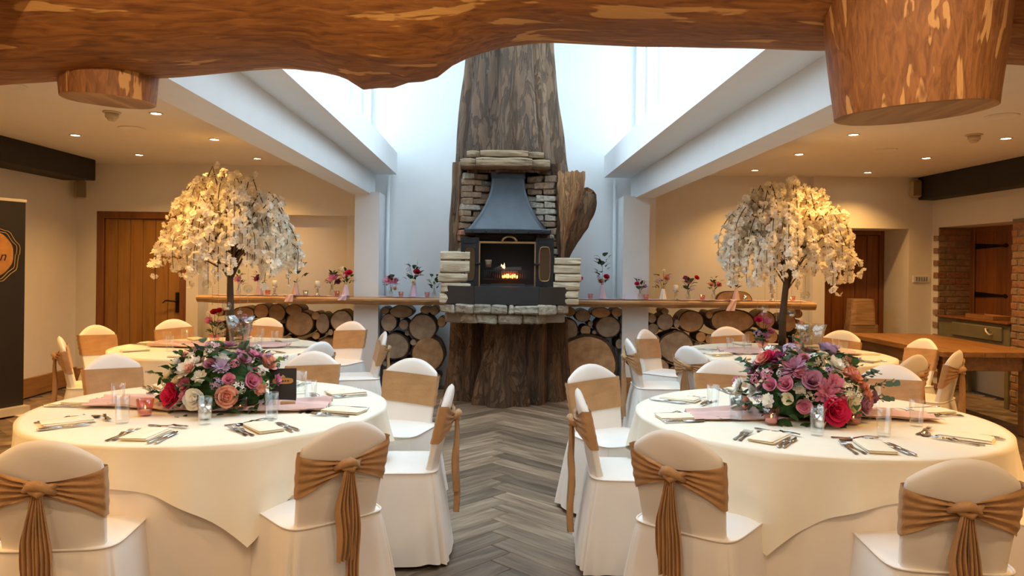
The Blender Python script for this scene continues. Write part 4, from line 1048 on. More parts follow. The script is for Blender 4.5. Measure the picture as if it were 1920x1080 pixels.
ROSE = {k: rose_mesh('rose', m, 1, 1, i) for i, (k, m) in enumerate(PET.items())}
RUFF = {k: ruffle_mesh('carnation', PET[k], 26, 1, i) for i, k in enumerate(('pink', 'mauve', 'white', 'plum', 'hotpink', 'peach'))}
DAISY = {k: ruffle_mesh('chrysanthemum', PET[k], 40, 1, i, True) for i, k in enumerate(('pink', 'mauve', 'lilac'))}
CLUS = {k: cluster_mesh('floret_cluster', PET[k], 10, 1, i) for i, k in enumerate(('lilac', 'white', 'pink', 'cream'))}
SPIKE = {k: cluster_mesh('flower_spike', PET[k], 14, 1, i, True) for i, k in enumerate(('lilac', 'pink', 'white'))}
LEAF = {'euca': leaf_mesh('eucalyptus_leaf', M_euca), 'dark': leaf_mesh('leaf', M_leafg, False), 'light': leaf_mesh('leaf', M_leafl, False)}
def aim(d, roll=0): return (Vector(d).to_track_quat('Z', 'Y') @ Matrix.Rotation(roll, 3, 'Z').to_quaternion()).to_euler()
def aimY(d, roll=0): return (Vector(d).to_track_quat('Y', 'Z') @ Matrix.Rotation(roll, 3, 'Y').to_quaternion()).to_euler()

# ------------------------------------------------------------------ table centrepieces
def centrepiece(c, ax, az, key, seed, label, vlabel, tw):
    t = thing('flower_arrangement', label, 'flower arrangement', (c[0], c[1], TZ+.012)); rr = random.Random(seed)
    MB().lathe([(0, 0), (.10, 0), (.15, .02), (.17, .055), (.165, .06), (.14, .05), (0, .05)], 28).build('bowl', M_soil, t, True)
    # leafy core
    m = MB()
    def core(u, v):
        a = 2*pi*u; e = lerp(-.1, pi/2, v); k = .66*(1+.3*nz((cos(a)*2, sin(a)*2, v*3), 1, seed)); return (ax*k*cos(e)*cos(a), ax*.85*k*cos(e)*sin(a), .04+az*k*sin(e))
    m.grid(core, 30, 10, True).build('foliage_core', M_leafg, t, True)
    def spot(d, out=1.0): 
        d = Vector(d).normalized(); q = sqrt((d.x/ax)**2+(d.y/(ax*.85))**2+(d.z/az)**2); return d*(out/q)+Vector((0, 0, .05)), d
    used = []
    def bloom(me, d, s, out=1.0):
        p, n = spot(d, out); used.append(p); o = obj(me.name.split('.')[0], me, t, p-n*s*.4, aim(n, rr.uniform(0, 6)), s*1.18); return o
    def viewdir(x, z):     # offset seen from the front, in metres -> direction on the dome
        y = -ax*.85*sqrt(max(.02, 1-(x/ax)**2-((z-.05)/az)**2)); return (x, y, z-.05)
    for kind, col, x, z, s in key:
        bloom({'rose': ROSE, 'ruff': RUFF, 'daisy': DAISY, 'clus': CLUS, 'spike': SPIKE}[kind][col], viewdir(x, z), s)
    # the rest of the dome
    kinds = [(ROSE, k) for k in ('peach', 'cream', 'mauve', 'white', 'pink')]+[(RUFF, k) for k in ('white', 'pink', 'mauve')]+[(CLUS, k) for k in ('lilac', 'white', 'cream', 'pink')]
    n = 0
    for k in range(400):
        a = rr.uniform(0, 2*pi); e = rr.uniform(.05, 1.1); d = Vector((cos(e)*cos(a), cos(e)*sin(a), sin(e))); p, _ = spot(d)
        if min((p-q).length for q in used) < .058: continue
        if hypot(p.x, p.y) < .08: continue
        D, col = rr.choice(kinds); bloom(D[col], d, rr.uniform(.024, .036), rr.uniform(.90, 1.05)); n += 1
        if n > 60: break
    # leaves
    for k in range(270):
        a = rr.uniform(0, 2*pi); e = rr.uniform(-.3, 1.2); d = Vector((cos(e)*cos(a), cos(e)*sin(a), sin(e)))
        p, n_ = spot(d, rr.uniform(.80, 1.06)); ty = rr.choice(('euca', 'euca', 'dark', 'dark', 'dark', 'light'))
        tan = Vector((-sin(a), cos(a), rr.uniform(-.6, .9)))*rr.choice((-1, 1)); dr = (n_*rr.uniform(.1, .7)+tan).normalized()
        obj('leaf' if ty != 'euca' else 'eucalyptus_leaf', LEAF[ty], t, p, aimY(dr, rr.uniform(-.6, .6)), {'euca': rr.uniform(.04, .062), 'dark': rr.uniform(.055, .095), 'light': rr.uniform(.035, .06)}[ty])
    # sprays reaching out
    for a, e, ln, ty in tw:
        d = Vector((cos(e)*cos(a), cos(e)*sin(a), sin(e))); p, n_ = spot(d, .85); q = p+d*ln+Vector((0, 0, .02))
        MB().tube([p, (p+q)/2+Vector((0, 0, .015)), q], [.0025, .002, .001], 5).build('stem', M_leafg, t)
        for i in range(7):
            f = .3+.7*i/6; s_ = 1 if i % 2 else -1; b = p.lerp(q, f)+Vector((0, 0, .012*sin(pi*f))); sd = Vector((-d.y, d.x, .2))*s_
            obj('leaf' if ty != 'euca' else 'eucalyptus_leaf', LEAF[ty], t, b, aimY((d*.6+sd).normalized(), rr.uniform(-.8, .8)), (.048 if ty == 'euca' else .05)*rr.uniform(.75, 1.05))
        if ty != 'euca': obj('flower_spike', SPIKE['lilac'], t, q, aim(d), .02)
    # flared crystal vase standing in the middle
    vz = MB().lathe([(0, 0), (.055, 0), (.062, .02), (.070, .10), (.060, .20), (.050, .28), (.056, .34), (.078, .41), (.075, .41), (.053, .34), (.046, .28), (.056, .20), (.065, .10), (.05, .02), (0, .015)], 32,
                    rfn=lambda a, z: 1+.03*cos(a*12)*(1 if z > .25 else .3)).build('hurricane_vase', M_crystal, None, True, (c[0]+.06, c[1]+.05, TZ+.06)); tag(vz, vlabel, 'vase')
    cd = MB().lathe([(0, .02), (.03, .02), (.03, .20), (.026, .205), (0, .20)], 18).build('pillar_candle', M_wax, None, True, (c[0]+.06, c[1]+.05, TZ+.06)); tag(cd, 'pale candle inside ' + vlabel, 'candle')
KL = [('rose', 'hotpink', -.175, .085, .056), ('rose', 'white', -.045, .075, .046), ('rose', 'peach', .10, .085, .048), ('daisy', 'lilac', .055, .225, .036), ('ruff', 'white', -.125, .21, .044), ('rose', 'peach', -.10, .215, .026),
      ('rose', 'cream', -.235, .17, .03), ('rose', 'peach', .25, .235, .046), ('rose', 'pink', .20, .15, .038), ('rose', 'pink', .10, .165, .026), ('ruff', 'peach', .235, .11, .032), ('clus', 'lilac', -.055, .315, .04), ('daisy', 'mauve', .035, .325, .03),
      ('clus', 'white', .15, .125, .04), ('spike', 'lilac', .27, .29, .034), ('clus', 'lilac', -.15, .32, .032), ('ruff', 'pink', .17, .27, .026), ('rose', 'cream', -.22, .10, .028), ('clus', 'pink', -.20, .29, .03), ('ruff', 'mauve', .24, .30, .024), ('rose', 'white', -.08, .245, .022)]
KR = [('rose', 'hotpink', .035, .075, .060), ('rose', 'cream', .125, .10, .038), ('daisy', 'pink', .02, .155, .062), ('rose', 'mauve', -.055, .205, .045), ('daisy', 'mauve', -.12, .265, .06), ('rose', 'pink', -.17, .185, .034), ('rose', 'hotpink', -.20, .29, .04),
      ('rose', 'peach', -.25, .32, .044), ('clus', 'lilac', -.085, .345, .05), ('clus', 'white', .0, .30, .048), ('ruff', 'white', .095, .275, .044), ('rose', 'lilac', .12, .35, .05), ('rose', 'peach', .175, .225, .042), ('ruff', 'peach', .13, .24, .024),
      ('rose', 'peach', .225, .175, .03), ('rose', 'peach', .24, .135, .03), ('rose', 'mauve', .21, .085, .036), ('rose', 'peach', .23, .30, .03), ('clus', 'white', .20, .31, .032), ('ruff', 'cream', .11, .17, .04) if False else ('clus', 'cream', .12, .17, .044),
      ('ruff', 'plum', -.16, .30, .034), ('rose', 'pink', -.10, .235, .026), ('clus', 'pink', -.235, .22, .036), ('ruff', 'pink', .06, .20, .04), ('rose', 'cream', -.17, .12, .026), ('spike', 'lilac', .17, .37, .03)]
centrepiece((TFL[0]+.05, TFL[1]-.02), .31, .27, KL, 1, 'low dome of mixed flowers with a deep pink rose on the menu card table', 'flared crystal vase rising from the flowers on the menu card table',
            [(pi*1.02, .25, .12, 'light'), (pi*.9, .55, .10, 'dark'), (.3, .5, .08, 'light'), (-2.9, .0, .08, 'dark')])
centrepiece((TFR[0]-.05, TFR[1]-.03), .335, .30, KR, 2, 'broad dome of pink roses and trailing eucalyptus on the near table by the brick recess', 'flared crystal vase rising from the pink roses and eucalyptus',
            [(-.25, .25, .16, 'euca'), (-.1, .05, .14, 'euca'), (pi*1.05, .55, .12, 'euca'), (pi*1.1, .0, .10, 'euca'), (.1, .6, .08, 'light'), (-.4, .45, .10, 'euca')])
def votive(px, py, z, h, mat, label, group, lit=False):
    p = onZ(px, py, z) if z < 1 else onY(px, py, 8.80); p.z = z+.008
    t = thing('tealight_holder', label, 'candle holder', p, 0, group)
    MB().lathe([(0, 0), (h*.40, 0), (h*.42, h*.05), (h*.55, h), (h*.51, h), (h*.38, h*.1), (0, h*.08)], 20, rfn=lambda a, z_: 1+.03*cos(a*10)).build('cup', mat, t, True)
    MB().lathe([(0, h*.09), (h*.36, h*.09), (h*.37, h*.3), (0, h*.32)], 14).build('tealight', M_wax, t, True)
    if lit: MB().lathe([(0, h*.34), (h*.06, h*.42), (h*.03, h*.55), (0, h*.62)], 8).build('flame', M_flame, t, True)
VG = 'pink glass tealights beside the flowers'
votive(272, 780, TZ, .075, M_pinkglass, 'pink glass tealight holder beside the deep pink rose on the menu card table', VG, True)
votive(450, 774, TZ, .075, M_pinkglass, 'pink glass tealight holder between the flowers and the menu card', VG, True)
votive(1446, 797, TZ, .075, M_pinkglass, 'pink glass tealight holder on the aisle side of the pink rose dome', VG, True)
votive(1600, 797, TZ, .075, M_pinkglass, 'pink glass tealight holder under the eucalyptus sprays', VG, True)
votive(384, 787, TZ, .062, M_silver, 'small silvered tealight cup behind a tumbler on the menu card table', VG)
votive(1537, 803, TZ, .062, M_silver, 'small silvered tealight cup beside the deep pink rose by the eucalyptus table', VG)
# menu card and kraft block
p = onZ(530, 763, TZ); p.z = TZ+.003
t = thing('menu_card', 'black upright menu card with a gold plaque emblem', 'menu card', p, radians(12))
for s_ in (-1, 1):
    o = MB().bbox(-.068, .068, -.0012, .0012, 0, .20, .0005).build('card_panel', M_black, t, False, (0, .02*s_, 0)); o.rotation_euler = (radians(-7)*s_*-1 if False else radians(-6)*(-s_), 0, 0)
ov = [(.052*abs(cos(a))**.7*(1 if cos(a) > 0 else -1), .135+.016*abs(sin(a))**.6*(1 if sin(a) > 0 else -1)) for a in [2*pi*k/28 for k in range(28)]]
e = MB().prism(ov, -.0035, -.0015).build('gold_plaque', M_gold, t, False, (0, -.019, 0)); e.rotation_euler = (radians(-6), 0, 0); 
MB().prism([(-.014, .153), (.014, .153), (.008, .159), (0, .168), (-.008, .159)], -.0035, -.0015).build('crest_mark', M_goldl, e)
for k in range(5): MB().bbox(-.030+k*.013, -.022+k*.013, -.0042, -.0034, .131, .138, .0004).build('dark_mark', M_black, e)
p = onZ(540, 771, TZ); p.z = TZ+.003
t = thing('place_block', 'small tan card block standing in front of the menu card', 'card', p, radians(6))
MB().bbox(-.035, .035, -.012, .012, 0, .05, .003).build('block', M_kraft, t); MB().bbox(-.036, -.02, -.0135, -.011, .001, .049, .001).build('fold', M_kraft, t)

# ------------------------------------------------------------------ blossom trees on the far tables
def blossom_mesh(sd):
    m = MB(); rr = random.Random(sd)
    for k in range(3):
        c = Vector((rr.uniform(-1, 1), rr.uniform(-1, 1), rr.uniform(-1, 1)))*.5; d = (c+Vector((0, -.2, .2))).normalized(); x = d.orthogonal().normalized(); y = d.cross(x); r = rr.uniform(.8, 1.0)
        for i in range(5):
            b = 2*pi*i/5+k; P = lambda t, q, h: c+(x*cos(b+t)+y*sin(b+t))*r*q+d*r*h
            m.add([c-d*r*.15, P(-.62, .62, .22), P(-.38, 1.0, .30), P(.38, 1.0, .30), P(.62, .62, .22)], [(0, 1, 2, 3, 4)])
    return m
BLM = [blossom_mesh(k) for k in range(5)]; BLO = [b.mesh('blossom', M_bloss, False) for b in BLM]
def blossom_tree(c, seed, lean, R, label, zt=2.40):
    t = thing('blossom_tree', label, 'artificial tree', (c[0], c[1], TZ+.004)); rr = random.Random(seed); zt -= TZ
    MB().lathe([(0, 0), (.13, 0), (.13, .012), (.05, .02), (0, .02)], 24).build('base_plate', M_trunk, t, True)
    tp = [(0, 0, 0), (.005, 0, .3), (lean*.4, 0, .6), (lean*.7, .01, .85), (lean, .02, 1.15)]
    MB().tube(tp, [.036, .032, .028, .022, .012], 12, amp=.12, nsc=9).build('trunk', M_trunk, t, True)
    clusters = []
    NB = 112
    for k in range(NB):
        a = k*2.39996+rr.uniform(-.25, .25); t_ = sqrt((k+.5)/NB); ra = R*t_*rr.uniform(.82, 1.0)
        za = zt-.04-.40*(ra/R)**2+rr.uniform(-.34, .09)
        b = Vector((lean*.6, 0, rr.uniform(.55, 1.0))); ap = Vector((ra*cos(a)*.85+lean*.6, ra*sin(a)*.85, za))
        drop = rr.uniform(.38, 1.0)*(0.5+.55*t_); en = Vector((ra*cos(a)*1.04+lean*.6, ra*sin(a)*1.04, max(rr.uniform(.48, .80), za-drop)))
        mid = b.lerp(ap, .55)+Vector((0, 0, .06)); pts = []
        for i in range(9):
            s_ = i/8; pts.append(b*(1-s_)**2+mid*2*s_*(1-s_)+ap*s_*s_)
        for i in range(1, 8):
            s_ = i/7; q = ap.lerp(en, s_); q += Vector((cos(a), sin(a), 0))*.05*sin(pi*s_)+Vector((0, 0, .05*sin(pi*s_*.8)))
            pts.append(q)
        MB().tube(pts, [.008-.0055*i/15 for i in range(16)], 5).build('branch', M_twig, t, True)
        L = 0; nxt = 0
        for i in range(4, 15):
            p, q = pts[i], pts[i+1]; d = (q-p).length; L += d
            while nxt < L:
                f = 1-(L-nxt)/max(d, 1e-4); clusters.append(p.lerp(q, f)+Vector((rr.uniform(-1, 1), rr.uniform(-1, 1), rr.uniform(-1, 1)))*.022); nxt += rr.uniform(.034, .062)
    clusters.sort(key=lambda p: p.y+rr.uniform(0, .25)); rest = MB()
    for k, p in enumerate(clusters):
        s_ = rr.uniform(.026, .044); ro = (rr.uniform(0, 6), rr.uniform(0, 6), rr.uniform(0, 6))
        if k < 285: obj('blossom', rr.choice(BLO), t, p, ro, s_)
        else:
            b = rr.choice(BLM); E_ = Matrix.Rotation(ro[0], 3, 'X') @ Matrix.Rotation(ro[1], 3, 'Y'); rest.add([E_ @ Vector(v)*s_+p for v in b.v], b.f)
    o = rest.build('further_blossoms', M_bloss, t); o['kind'] = 'stuff'
    return t
pl = onZ(430, 646, TZ); pr_ = onZ(1466, 652, TZ)
blossom_tree((pl.x, pl.y), 1, .0, .65, 'white blossom tree on the far table before the oak door', 2.36)
blossom_tree((pr_.x, pr_.y), 2, .08, .67, 'white blossom tree on the far table before the dark recessed door', 2.36)
def bauble(px, py, y, ztop, label):
    p = onY(px, py, y); t = thing('hanging_tealight', label, 'hanging candle', p, 0, 'glass globes hung from the blossom trees')
    r = .042
    MB().lathe([(0.001, -r)]+[(r*sin(pi*k/10), -r*cos(pi*k/10)) for k in range(1, 9)]+[(r*.45, r*.85)], 16).build('globe', M_crystal, t, True)
    MB().lathe([(0, -r*.75), (.018, -r*.7), (.018, -r*.25), (0, -r*.22)], 12).build('tealight', M_wax, t, True)
    MB().tube([(0, 0, r*.8), (0, 0, ztop-p.z)], .0012, 4).build('hanging_wire', M_silver, t)
def strand(px, py0, py1, y, label):
    p = onY(px, py1, y); q = onY(px, py0, y); t = thing('crystal_strand', label, 'bead strand', p, 0, 'crystal strands hung from the blossom trees'); n = int((q.z-p.z)/.022)
    MB().tube([(0, 0, 0), (0, 0, q.z-p.z)], .001, 4).build('thread', M_silver, t)
    b = MB().lathe([(0, -.009), (.007, 0), (0, .009)], 6).mesh('bead', M_crystal)
    for k in range(n): obj('bead', b, t, (0, 0, .01+k*.022), None, 1.3 if k == 0 else 1)
GL, GR = ' of the tree before the oak door', ' of the tree before the dark door'
for px, py, dy, lb in ((425, 574, -.2, 'lowest glass globe tealight, before the trunk'), (388, 533, -.1, 'glass globe tealight hung beside the trunk'), (465, 541, .1, 'glass globe tealight hung over the shelf')): bauble(px, py, pl.y+dy, 1.45, lb+GL)
for px, a, b, dy, lb in ((398, 535, 572, .1, 'short crystal strand at the outer edge'), (409, 520, 578, .15, 'crystal strand next to the short one'), (425, 500, 560, -.25, 'crystal strand in front of the trunk'), (450, 505, 582, -.15, 'longest crystal strand'), (464, 550, 570, 0, 'very short crystal strand')): strand(px, a, b, pl.y+dy, lb+GL)
for px, py, dy, lb in ((1434, 580, -.1, 'glass globe tealight on the stove side'), (1484, 587, -.1, 'lowest glass globe tealight'), (1510, 553, .1, 'glass globe tealight on the brick recess side')): bauble(px, py, pr_.y+dy, 1.45, lb+GR)
for px, a, b, dy, lb in ((1456, 530, 602, -.2, 'crystal strand beside the trunk'), (1501, 540, 590, -.1, 'crystal strand away from the trunk'), (1420, 560, 582, 0, 'short crystal strand on the stove side')): strand(px, a, b, pr_.y+dy, lb+GR)
# tree foot bouquets on the far tables
def bouquet(p, flowers, label, seed, spread=.05, leafn=10, group=None, tall=.0, big=1.0):
    t = thing('bouquet', label, 'flowers', p, 0, group); rr = random.Random(seed)
    for kind, col, x, z, s_ in flowers:
        x *= big; z *= big; s_ *= big; q = Vector((x, rr.uniform(-.03, .03), z)); me = {'rose': ROSE, 'ruff': RUFF, 'daisy': DAISY, 'clus': CLUS, 'spike': SPIKE}[kind][col]
        obj(me.name.split('.')[0], me, t, q, aim((x*3+rr.uniform(-.2, .2), -1.0, .8)), s_)
        MB().tube([(0, 0, -.06), (x*.4, q.y*.5, z*.4), (x, q.y+.01, z)], .002, 5).build('stem', M_leafg, t)
    for k in range(leafn):
        a = rr.uniform(0, 2*pi); z = rr.uniform(-.01, .10+tall); r = rr.uniform(.2, 1)*spread*big
        obj('leaf', LEAF['dark' if rr.random() < .7 else 'euca'], t, (r*cos(a), r*sin(a)*.6, z), aimY((cos(a), -.3+.5*sin(a), rr.uniform(.1, 1.2))), rr.uniform(.035, .06)*big)
    return t
def far_flowers(px, py, fl, label, seed, sp=.10, n=26):
    p = onZ(px, py, TZ); p.z = TZ+.07
    q = tag(MB().lathe([(0, -.066), (.035, -.066), (.055, -.02), (.06, .0), (.056, .0), (.05, -.02), (0, -.05)], 18).build('posy_pot', M_pinkglass, None, True, p), 'pink glass pot holding ' + label, 'pot')
    bouquet(p, fl, label, seed, sp, n)
far_flowers(402, 640, [('rose', 'red', -.005, .20, .035), ('rose', 'red', .035, .215, .03), ('clus', 'white', -.06, .19, .03), ('ruff', 'pink', -.04, .12, .04), ('clus', 'pink', .03, .10, .04), ('rose', 'cream', .06, .05, .03)], 'red roses at the foot of the tree before the oak door', 5)
far_flowers(455, 640, [('ruff', 'pink', .03, .11, .05), ('clus', 'lilac', .06, .05, .05), ('rose', 'mauve', -.05, .14, .035), ('clus', 'white', -.03, .20, .028), ('clus', 'pink', .02, .17, .03), ('ruff', 'plum', .07, .14, .03)], 'purple pink posy beside the tree trunk before the oak door', 6)
far_flowers(1430, 652, [('rose', 'hotpink', -.05, .19, .038), ('ruff', 'pink', .04, .17, .045), ('clus', 'lilac', -.05, .06, .05), ('rose', 'pink', .06, .08, .038), ('clus', 'pink', .0, .24, .035), ('ruff', 'mauve', .02, .04, .04)], 'tall pink posy at the tree foot before the dark door', 7)
far_flowers(1500, 650, [('rose', 'cream', .06, .13, .035), ('clus', 'pink', .0, .15, .035), ('clus', 'white', .03, .05, .035)], 'cream and pink posy beyond the trunk before the dark door', 8)

# ------------------------------------------------------------------ things on the shelves
def vase(px, hgt, ribbon, fl, label, seed, leafn=12, spread=.05, tall=.03, y=8.80, glassm=None):
    p = onY(px, 555, y); p.z = SZ+.012
    t = thing('bottle_vase', 'small bottle vase with ' + label, 'vase', p, 0, 'bottle vases on the shelves')
    MB().lathe([(0, 0), (.026, 0), (.030, .01), (.029, hgt*.45), (.013, hgt*.75), (.012, hgt*.95), (.016, hgt), (.010, hgt*.95), (.010, hgt*.75), (.025, hgt*.4), (0, .01)], 16).build('bottle', glassm or M_crystal, t, True)
    if ribbon:
        def rb_(u, v):
            a = 2*pi*u; z = lerp(hgt*.97, .0, v); r = lerp(.016, .042, v**.8)*(1+.16*sin(a*6+seed)*v); return (r*cos(a), r*sin(a)-.004, z)
        MB().grid(rb_, 40, 10, True).build('ribbon_wrap', ribbon, t, True)
    bouquet(p+Vector((0, 0, hgt)), fl, label, seed, spread, leafn+4, 'bouquets on the shelves', tall, 1.3)
vase(733, .11, None, [('daisy', 'pink', -.02, .05, .045), ('ruff', 'pink', .03, .045, .035), ('rose', 'peach', .035, -.02, .022), ('clus', 'white', .0, .12, .015)], 'a lilac pink daisy and trailing leaves', 1)
vase(776, .18, M_lilac, [('rose', 'red', .02, .075, .034), ('rose', 'cream', 0, -.01, .026), ('clus', 'lilac', -.05, .10, .03), ('spike', 'lilac', -.045, .14, .02), ('spike', 'white', .03, .18, .02)], 'a crimson rose, cream rose and lilac spike', 2, 20, .07, .10)
vase(814, .10, None, [('clus', 'white', 0, .03, .016)], 'dark green leaves only beside the stacked split logs', 3, 16, .05, .05)
vase(648, .14, M_lilac, [('rose', 'hotpink', .03, .09, .036), ('clus', 'white', -.03, .13, .032), ('clus', 'pink', -.02, .06, .03)], 'a bright pink rose beside the white post by the oak door', 4, 16, .07, .05)
vase(622, .13, None, [('ruff', 'pink', .01, .06, .042), ('clus', 'pink', -.03, .03, .04), ('ruff', 'plum', .05, .02, .028)], 'pink blossoms next to the silver candle in the oak door alcove', 5, 14, .06)
vase(555, .15, M_pink, [('ruff', 'white', .01, .12, .03), ('clus', 'white', .02, .05, .025)], 'tall dark leaves behind the blossom tree on the oak door side', 6, 26, .08, .22)
vase(486, .13, M_pink, [('rose', 'plum', 0, .04, .036), ('ruff', 'pink', -.03, .03, .02)], 'a single plum flower in the oak door alcove', 7, 8, .04)
vase(447, .11, None, [('ruff', 'mauve', 0, .05, .035), ('clus', 'pink', .02, .02, .028)], 'mauve blooms near the shelf end by the oak door', 8, 8, .04)
vase(1079, .12, None, [('rose', 'hotpink', .03, .08, .032), ('clus', 'lilac', -.02, .07, .04), ('clus', 'lilac', 0, .02, .034), ('spike', 'lilac', -.02, .10, .018)], 'lilac florets and a hot pink rose against the split logs', 9, 6, .04)
vase(1129, .17, M_lilac, [('rose', 'red', .035, .06, .030), ('rose', 'peach', -.01, .02, .030), ('clus', 'lilac', -.03, .06, .025), ('spike', 'white', .0, .17, .018)], 'tall greenery, a red rose and a peach rose', 10, 30, .07, .24)
vase(1200, .12, None, [('ruff', 'white', .03, .045, .036), ('clus', 'lilac', -.01, .08, .034), ('rose', 'hotpink', -.03, .04, .024), ('rose', 'lilac', .03, .02, .03)], 'a pale ruffled rose before the white post', 11, 8, .05)
vase(1243, .13, M_under, [('rose', 'peach', .025, .085, .034), ('clus', 'lilac', -.03, .07, .034), ('clus', 'white', .0, .16, .018), ('clus', 'lilac', .06, .11, .018)], 'a big peach rose and wispy sprigs', 12, 12, .06, .05)
vase(1290, .11, None, [('rose', 'red', .07, .11, .026), ('ruff', 'mauve', .0, .08, .034), ('clus', 'lilac', .03, .01, .03), ('ruff', 'plum', -.03, .11, .022)], 'a drooping dark red rose', 13, 14, .06, .02)
vase(1338, .12, None, [('rose', 'peach', -.03, .04, .028), ('rose', 'pink', .04, .04, .028), ('clus', 'cream', .02, .09, .028)], 'peach and pink roses beside the leaning wood slice', 14, 12, .06, .04)
vase(1380, .14, M_pink, [('ruff', 'white', 0, .05, .03)], 'white flowers and a long pink ribbon', 15, 10, .05)
def ribbon_tail(px, y0px, y1px, label, mat):
    a, b = onY(px, 555, 8.70), onY(px-8, y1px, 8.62); a.z = SZ+.02; yf = 8.635
    def fn(u, v):
        x = lerp(a.x, b.x, v)+(u-.5)*lerp(.06, .10, v)
        if v < .4: return (x, lerp(8.80, yf, v/.4), SZ+.022+.006*sin(u*9))
        w = (v-.4)/.6; return (x, yf-.010*sin(u*9+v*5), lerp(SZ+.022, b.z, w))
    tag(MB().grid(fn, 10, 20).build('ribbon_tail', mat, None, True), label, 'ribbon')
ribbon_tail(548, 505, 566, 'pale pink ribbon hanging over the shelf edge behind the oak door side tree', M_pink)
ribbon_tail(648, 528, 563, 'white gauze ribbon hanging over the shelf edge beside the post', M_lilac)
ribbon_tail(1378, 535, 583, 'pale pink ribbon hanging over the shelf edge beside the wood slice', M_pink)
def candlestick(px, label):
    p = onY(px, 555, 8.80); p.z = SZ+.012
    t = thing('candle_holder', label, 'candle holder', p, 0, 'silver candle holders on the shelves')
    MB().lathe([(0, 0), (.034, 0), (.034, .006), (.014, .016), (.010, .03), (.018, .042), (.010, .055), (.016, .07), (.012, .08), (.036, .092), (.036, .098), (0, .098)], 20).build('stem', M_silver, t, True)
    c = tag(MB().lathe([(0, 0), (.027, 0), (.028, .065), (.02, .072), (0, .068)], 18).build('pillar_candle', M_wax, None, True, p+Vector((0, 0, .099))), 'ivory pillar candle on ' + label, 'candle', 'ivory candles on the shelves')
for px, lb in ((515, 'silver candle holder in the alcove beside the plum flower'), (595, 'silver candle holder in the alcove beside the pink blossoms'), (1267, 'silver candle holder beside the drooping red rose'), (1448, 'silver candle holder behind the dark door side tree')): candlestick(px, lb)
for px, m_, lb in ((752, M_pinkglass, 'beside the lilac pink daisy'), (801, M_pinkglass, 'beside the lilac wrapped vase'), (1107, M_pinkglass, 'beside the tall greenery vase'), (1167, M_glass, 'before the wall corner'), (1211, M_pinkglass, 'beside the pale ruffled rose'),
                   (502, M_pinkglass, 'beside the plum flower'), (573, M_silver, 'beside the long ribbon in the oak door alcove'), (632, M_pinkglass, 'below the bright pink rose'), (1317, M_pinkglass, 'beside the peach and pink roses'), (1397, M_silver, 'beside the wood slice'), (1486, M_pinkglass, 'behind the tree trunk by the dark door'), (535, M_glass, 'between ribbon and candle in the oak door alcove')):
    votive(px, 555, SZ, .06, m_, 'small tealight glass on the shelf ' + lb, 'tealight glasses on the shelves')
p = onY(1375, 566, 8.90); p.z = SZ
t = thing('wood_slice', 'half-round slice of brown wood leaning at the back of the shelf', 'wood slice', p)
hp = [(.22*cos(a), .13*sin(a)*(1+.1*sin(3*a))) for a in [pi*k/16 for k in range(17)]]
MB().prism(hp, -.03, .03).build('bark_edge', M_logbark, t); MB().prism([(x*.94, z*.93+.002) for x, z in hp], -.034, -.029).build('cut_face', M_cut, t)

# ------------------------------------------------------------------ banner on the plain wall
t = thing('roll_up_banner', 'black roll-up banner with an orange emblem beside the plain wall', 'banner', (-4.60, 7.43, 0), radians(66))
B(-.86, .0, -.09, .09, 0.02, .09).build('base_case', M_trim, t)
MB().bbox(-.85, -.01, -.004, .004, .09, 2.08, .001).build('printed_panel', M_black, t); MB().bbox(-.86, .0, -.012, .012, 2.07, 2.10, .004).build('top_rail', M_trim, t)
for x in (-.75, -.10): MB().bbox(x-.05, x+.05, -.14, .14, 0, .02, .004).build('foot', M_trim, t)
em = [(-.43+.30*abs(cos(a))**.75*(1 if cos(a) > 0 else -1), 1.56+.21*abs(sin(a))**.75*(1 if sin(a) > 0 else -1)*(1+.06*cos(6*a))) for a in [2*pi*k/48 for k in range(48)]]
e = MB().prism(em, -.010, -.005).build('orange_emblem', M_gold, t)
for sc_, ph in ((1.10, 0), (1.20, .3)):
    pts = [(-.43+(x+.43)*sc_*(1+.03*sin(k*.9+ph)), -.007, 1.56+(z-1.56)*sc_*(1+.06*sin(k*1.3+ph))) for k, (x, z) in enumerate(em+em[:1])]
    MB().tube(pts, .004, 5, False).build('scroll_border', M_goldl, e)
def lettering(txt, size, loc, rot, mat, parent, shear=.3, name='lettering'):
    cu = bpy.data.curves.new(name, 'FONT'); cu.body = txt; cu.size = size; cu.shear = shear; cu.extrude = .001; cu.align_x = 'RIGHT'
    o = bpy.data.objects.new(name, cu); COL.objects.link(o); o.data.materials.append(mat); me = bpy.data.meshes.new_from_object(o.evaluated_get(bpy.context.evaluated_depsgraph_get())); bpy.data.objects.remove(o); return obj(name, me, parent, loc, rot)
lettering('yron', .13, (-.20, -.012, 1.50), (pi/2, 0, 0), M_black, e)

# ------------------------------------------------------------------ long wooden table, cabinet and stumps by the brick recess
t = thing('long_wooden_table', 'long dark oak farmhouse table with thick square legs', 'table', (4.04, 6.62, 0))
for k in range(5): MB().bbox(k*.19+.001, (k+1)*.19-.001, 0, 1.86, .735, .785, .004).build('top_plank', M_farmtable, t)
for x in (.05, .80):
    for y in (.08, 1.70): MB().bbox(x, x+.09, y, y+.09, 0, .735, .008).build('leg', M_farmtable, t)
MB().bbox(.06, .88, .10, .13, .60, .735, .004).build('apron', M_farmtable, t); MB().bbox(.06, .88, 1.74, 1.77, .60, .735, .004).build('apron', M_farmtable, t)
MB().bbox(.07, .10, .13, 1.74, .60, .735, .004).build('apron', M_farmtable, t); MB().bbox(.84, .87, .13, 1.74, .60, .735, .004).build('apron', M_farmtable, t)
t = thing('painted_cabinet', 'sage green painted drawer cabinet on legs in front of the brick recess', 'cabinet', (5.60, 8.02, 0))
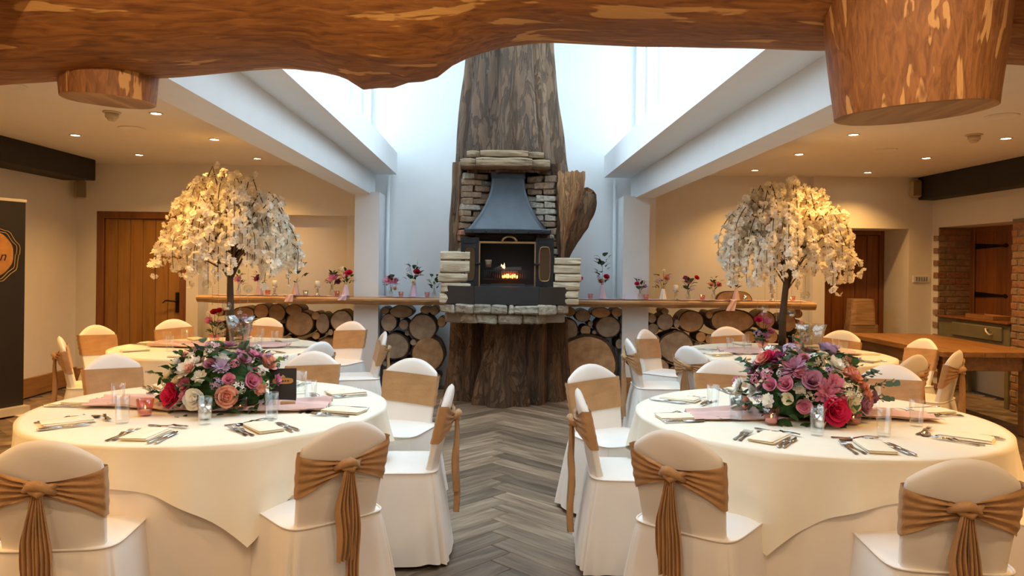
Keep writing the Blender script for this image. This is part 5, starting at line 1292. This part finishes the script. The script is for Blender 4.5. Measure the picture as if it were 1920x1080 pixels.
MB().bbox(.02, .42, 0, 1.30, .68, .93, .008).build('body', M_green, t); MB().bbox(-.02, .44, -.02, 1.31, .93, .955, .006).build('cabinet_top', M_doorf, t)
d = MB().bbox(-.005, .03, .10, 1.0, .73, .89, .01).build('drawer', M_green, t)
MB().tube([(-.005, .24, .80), (-.04, .25, .80), (-.05, .28, .83), (-.04, .31, .86), (-.005, .32, .86)], .010, 8).build('handle', M_trim, d, True)
for y in (.03, 1.21): MB().bbox(.03, .09, y, y+.06, 0, .68, .004).build('leg', M_green, t)
for y in (.03, 1.21): MB().bbox(.34, .40, y, y+.06, 0, .68, .004).build('leg', M_green, t)
t = thing('serving_tray', 'shallow wooden tray lying on the sage green cabinet', 'tray', (5.78, 8.60, .956))
MB().bbox(-.12, .12, -.25, .25, 0, .012, .003).build('tray_base', M_skirt, t)
for a in ((-.12, -.10, -.25, .25), (.10, .12, -.25, .25), (-.10, .10, -.25, -.23), (-.10, .10, .23, .25)): MB().bbox(a[0], a[1], a[2], a[3], .008, .045, .003).build('tray_rim', M_skirt, t)
def block(cx, cy, z0, z1, w, d_, label, seed):
    t = thing('wood_block', label, 'wood block', (cx, cy, z0))
    def fn(u, v):
        a = 2*pi*u; c, s_ = cos(a), sin(a); q = 1+.04*nz((c*2, s_*2, v*2), 1, seed); k = lerp(1, .86, v)
        return (w*k*abs(c)**.35*(1 if c > 0 else -1)*q, d_*abs(s_)**.35*(1 if s_ > 0 else -1)*q, (z1-z0)*v)
    m = MB().grid(fn, 40, 8, True); m.f += [tuple(range(40))[::-1]]; m.m += [0]; m.build('split_face', M_shelf, t)
    n = 8; vs = [fn(k/40, 1) for k in range(40)]; MB().add([(x, y, z+.001) for x, y, z in vs], [tuple(range(40))]).build('sawn_top', M_cut, t)
p = onY(1630, 612, 9.40)
block(p.x, 9.62, 0, .80, .22, .12, 'lower wooden block carrying another block before the recessed door', 3); block(p.x-.02, 9.60, .802, 1.13, .165, .11, 'upper rough split wooden block before the recessed door', 4)
t = thing('bin', 'red plastic bin on the floor beside the long wooden table', 'bin', (5.20, 7.02, 0))
MB().lathe([(0, 0), (.10, 0), (.13, .20), (.135, .21), (.125, .21), (.097, .012), (0, .01)], 24).build('tub', M_tail, t, True); MB().lathe([(.13, .195), (.142, .20), (.142, .215), (.13, .215)], 24).build('rim', M_tail, t, True)
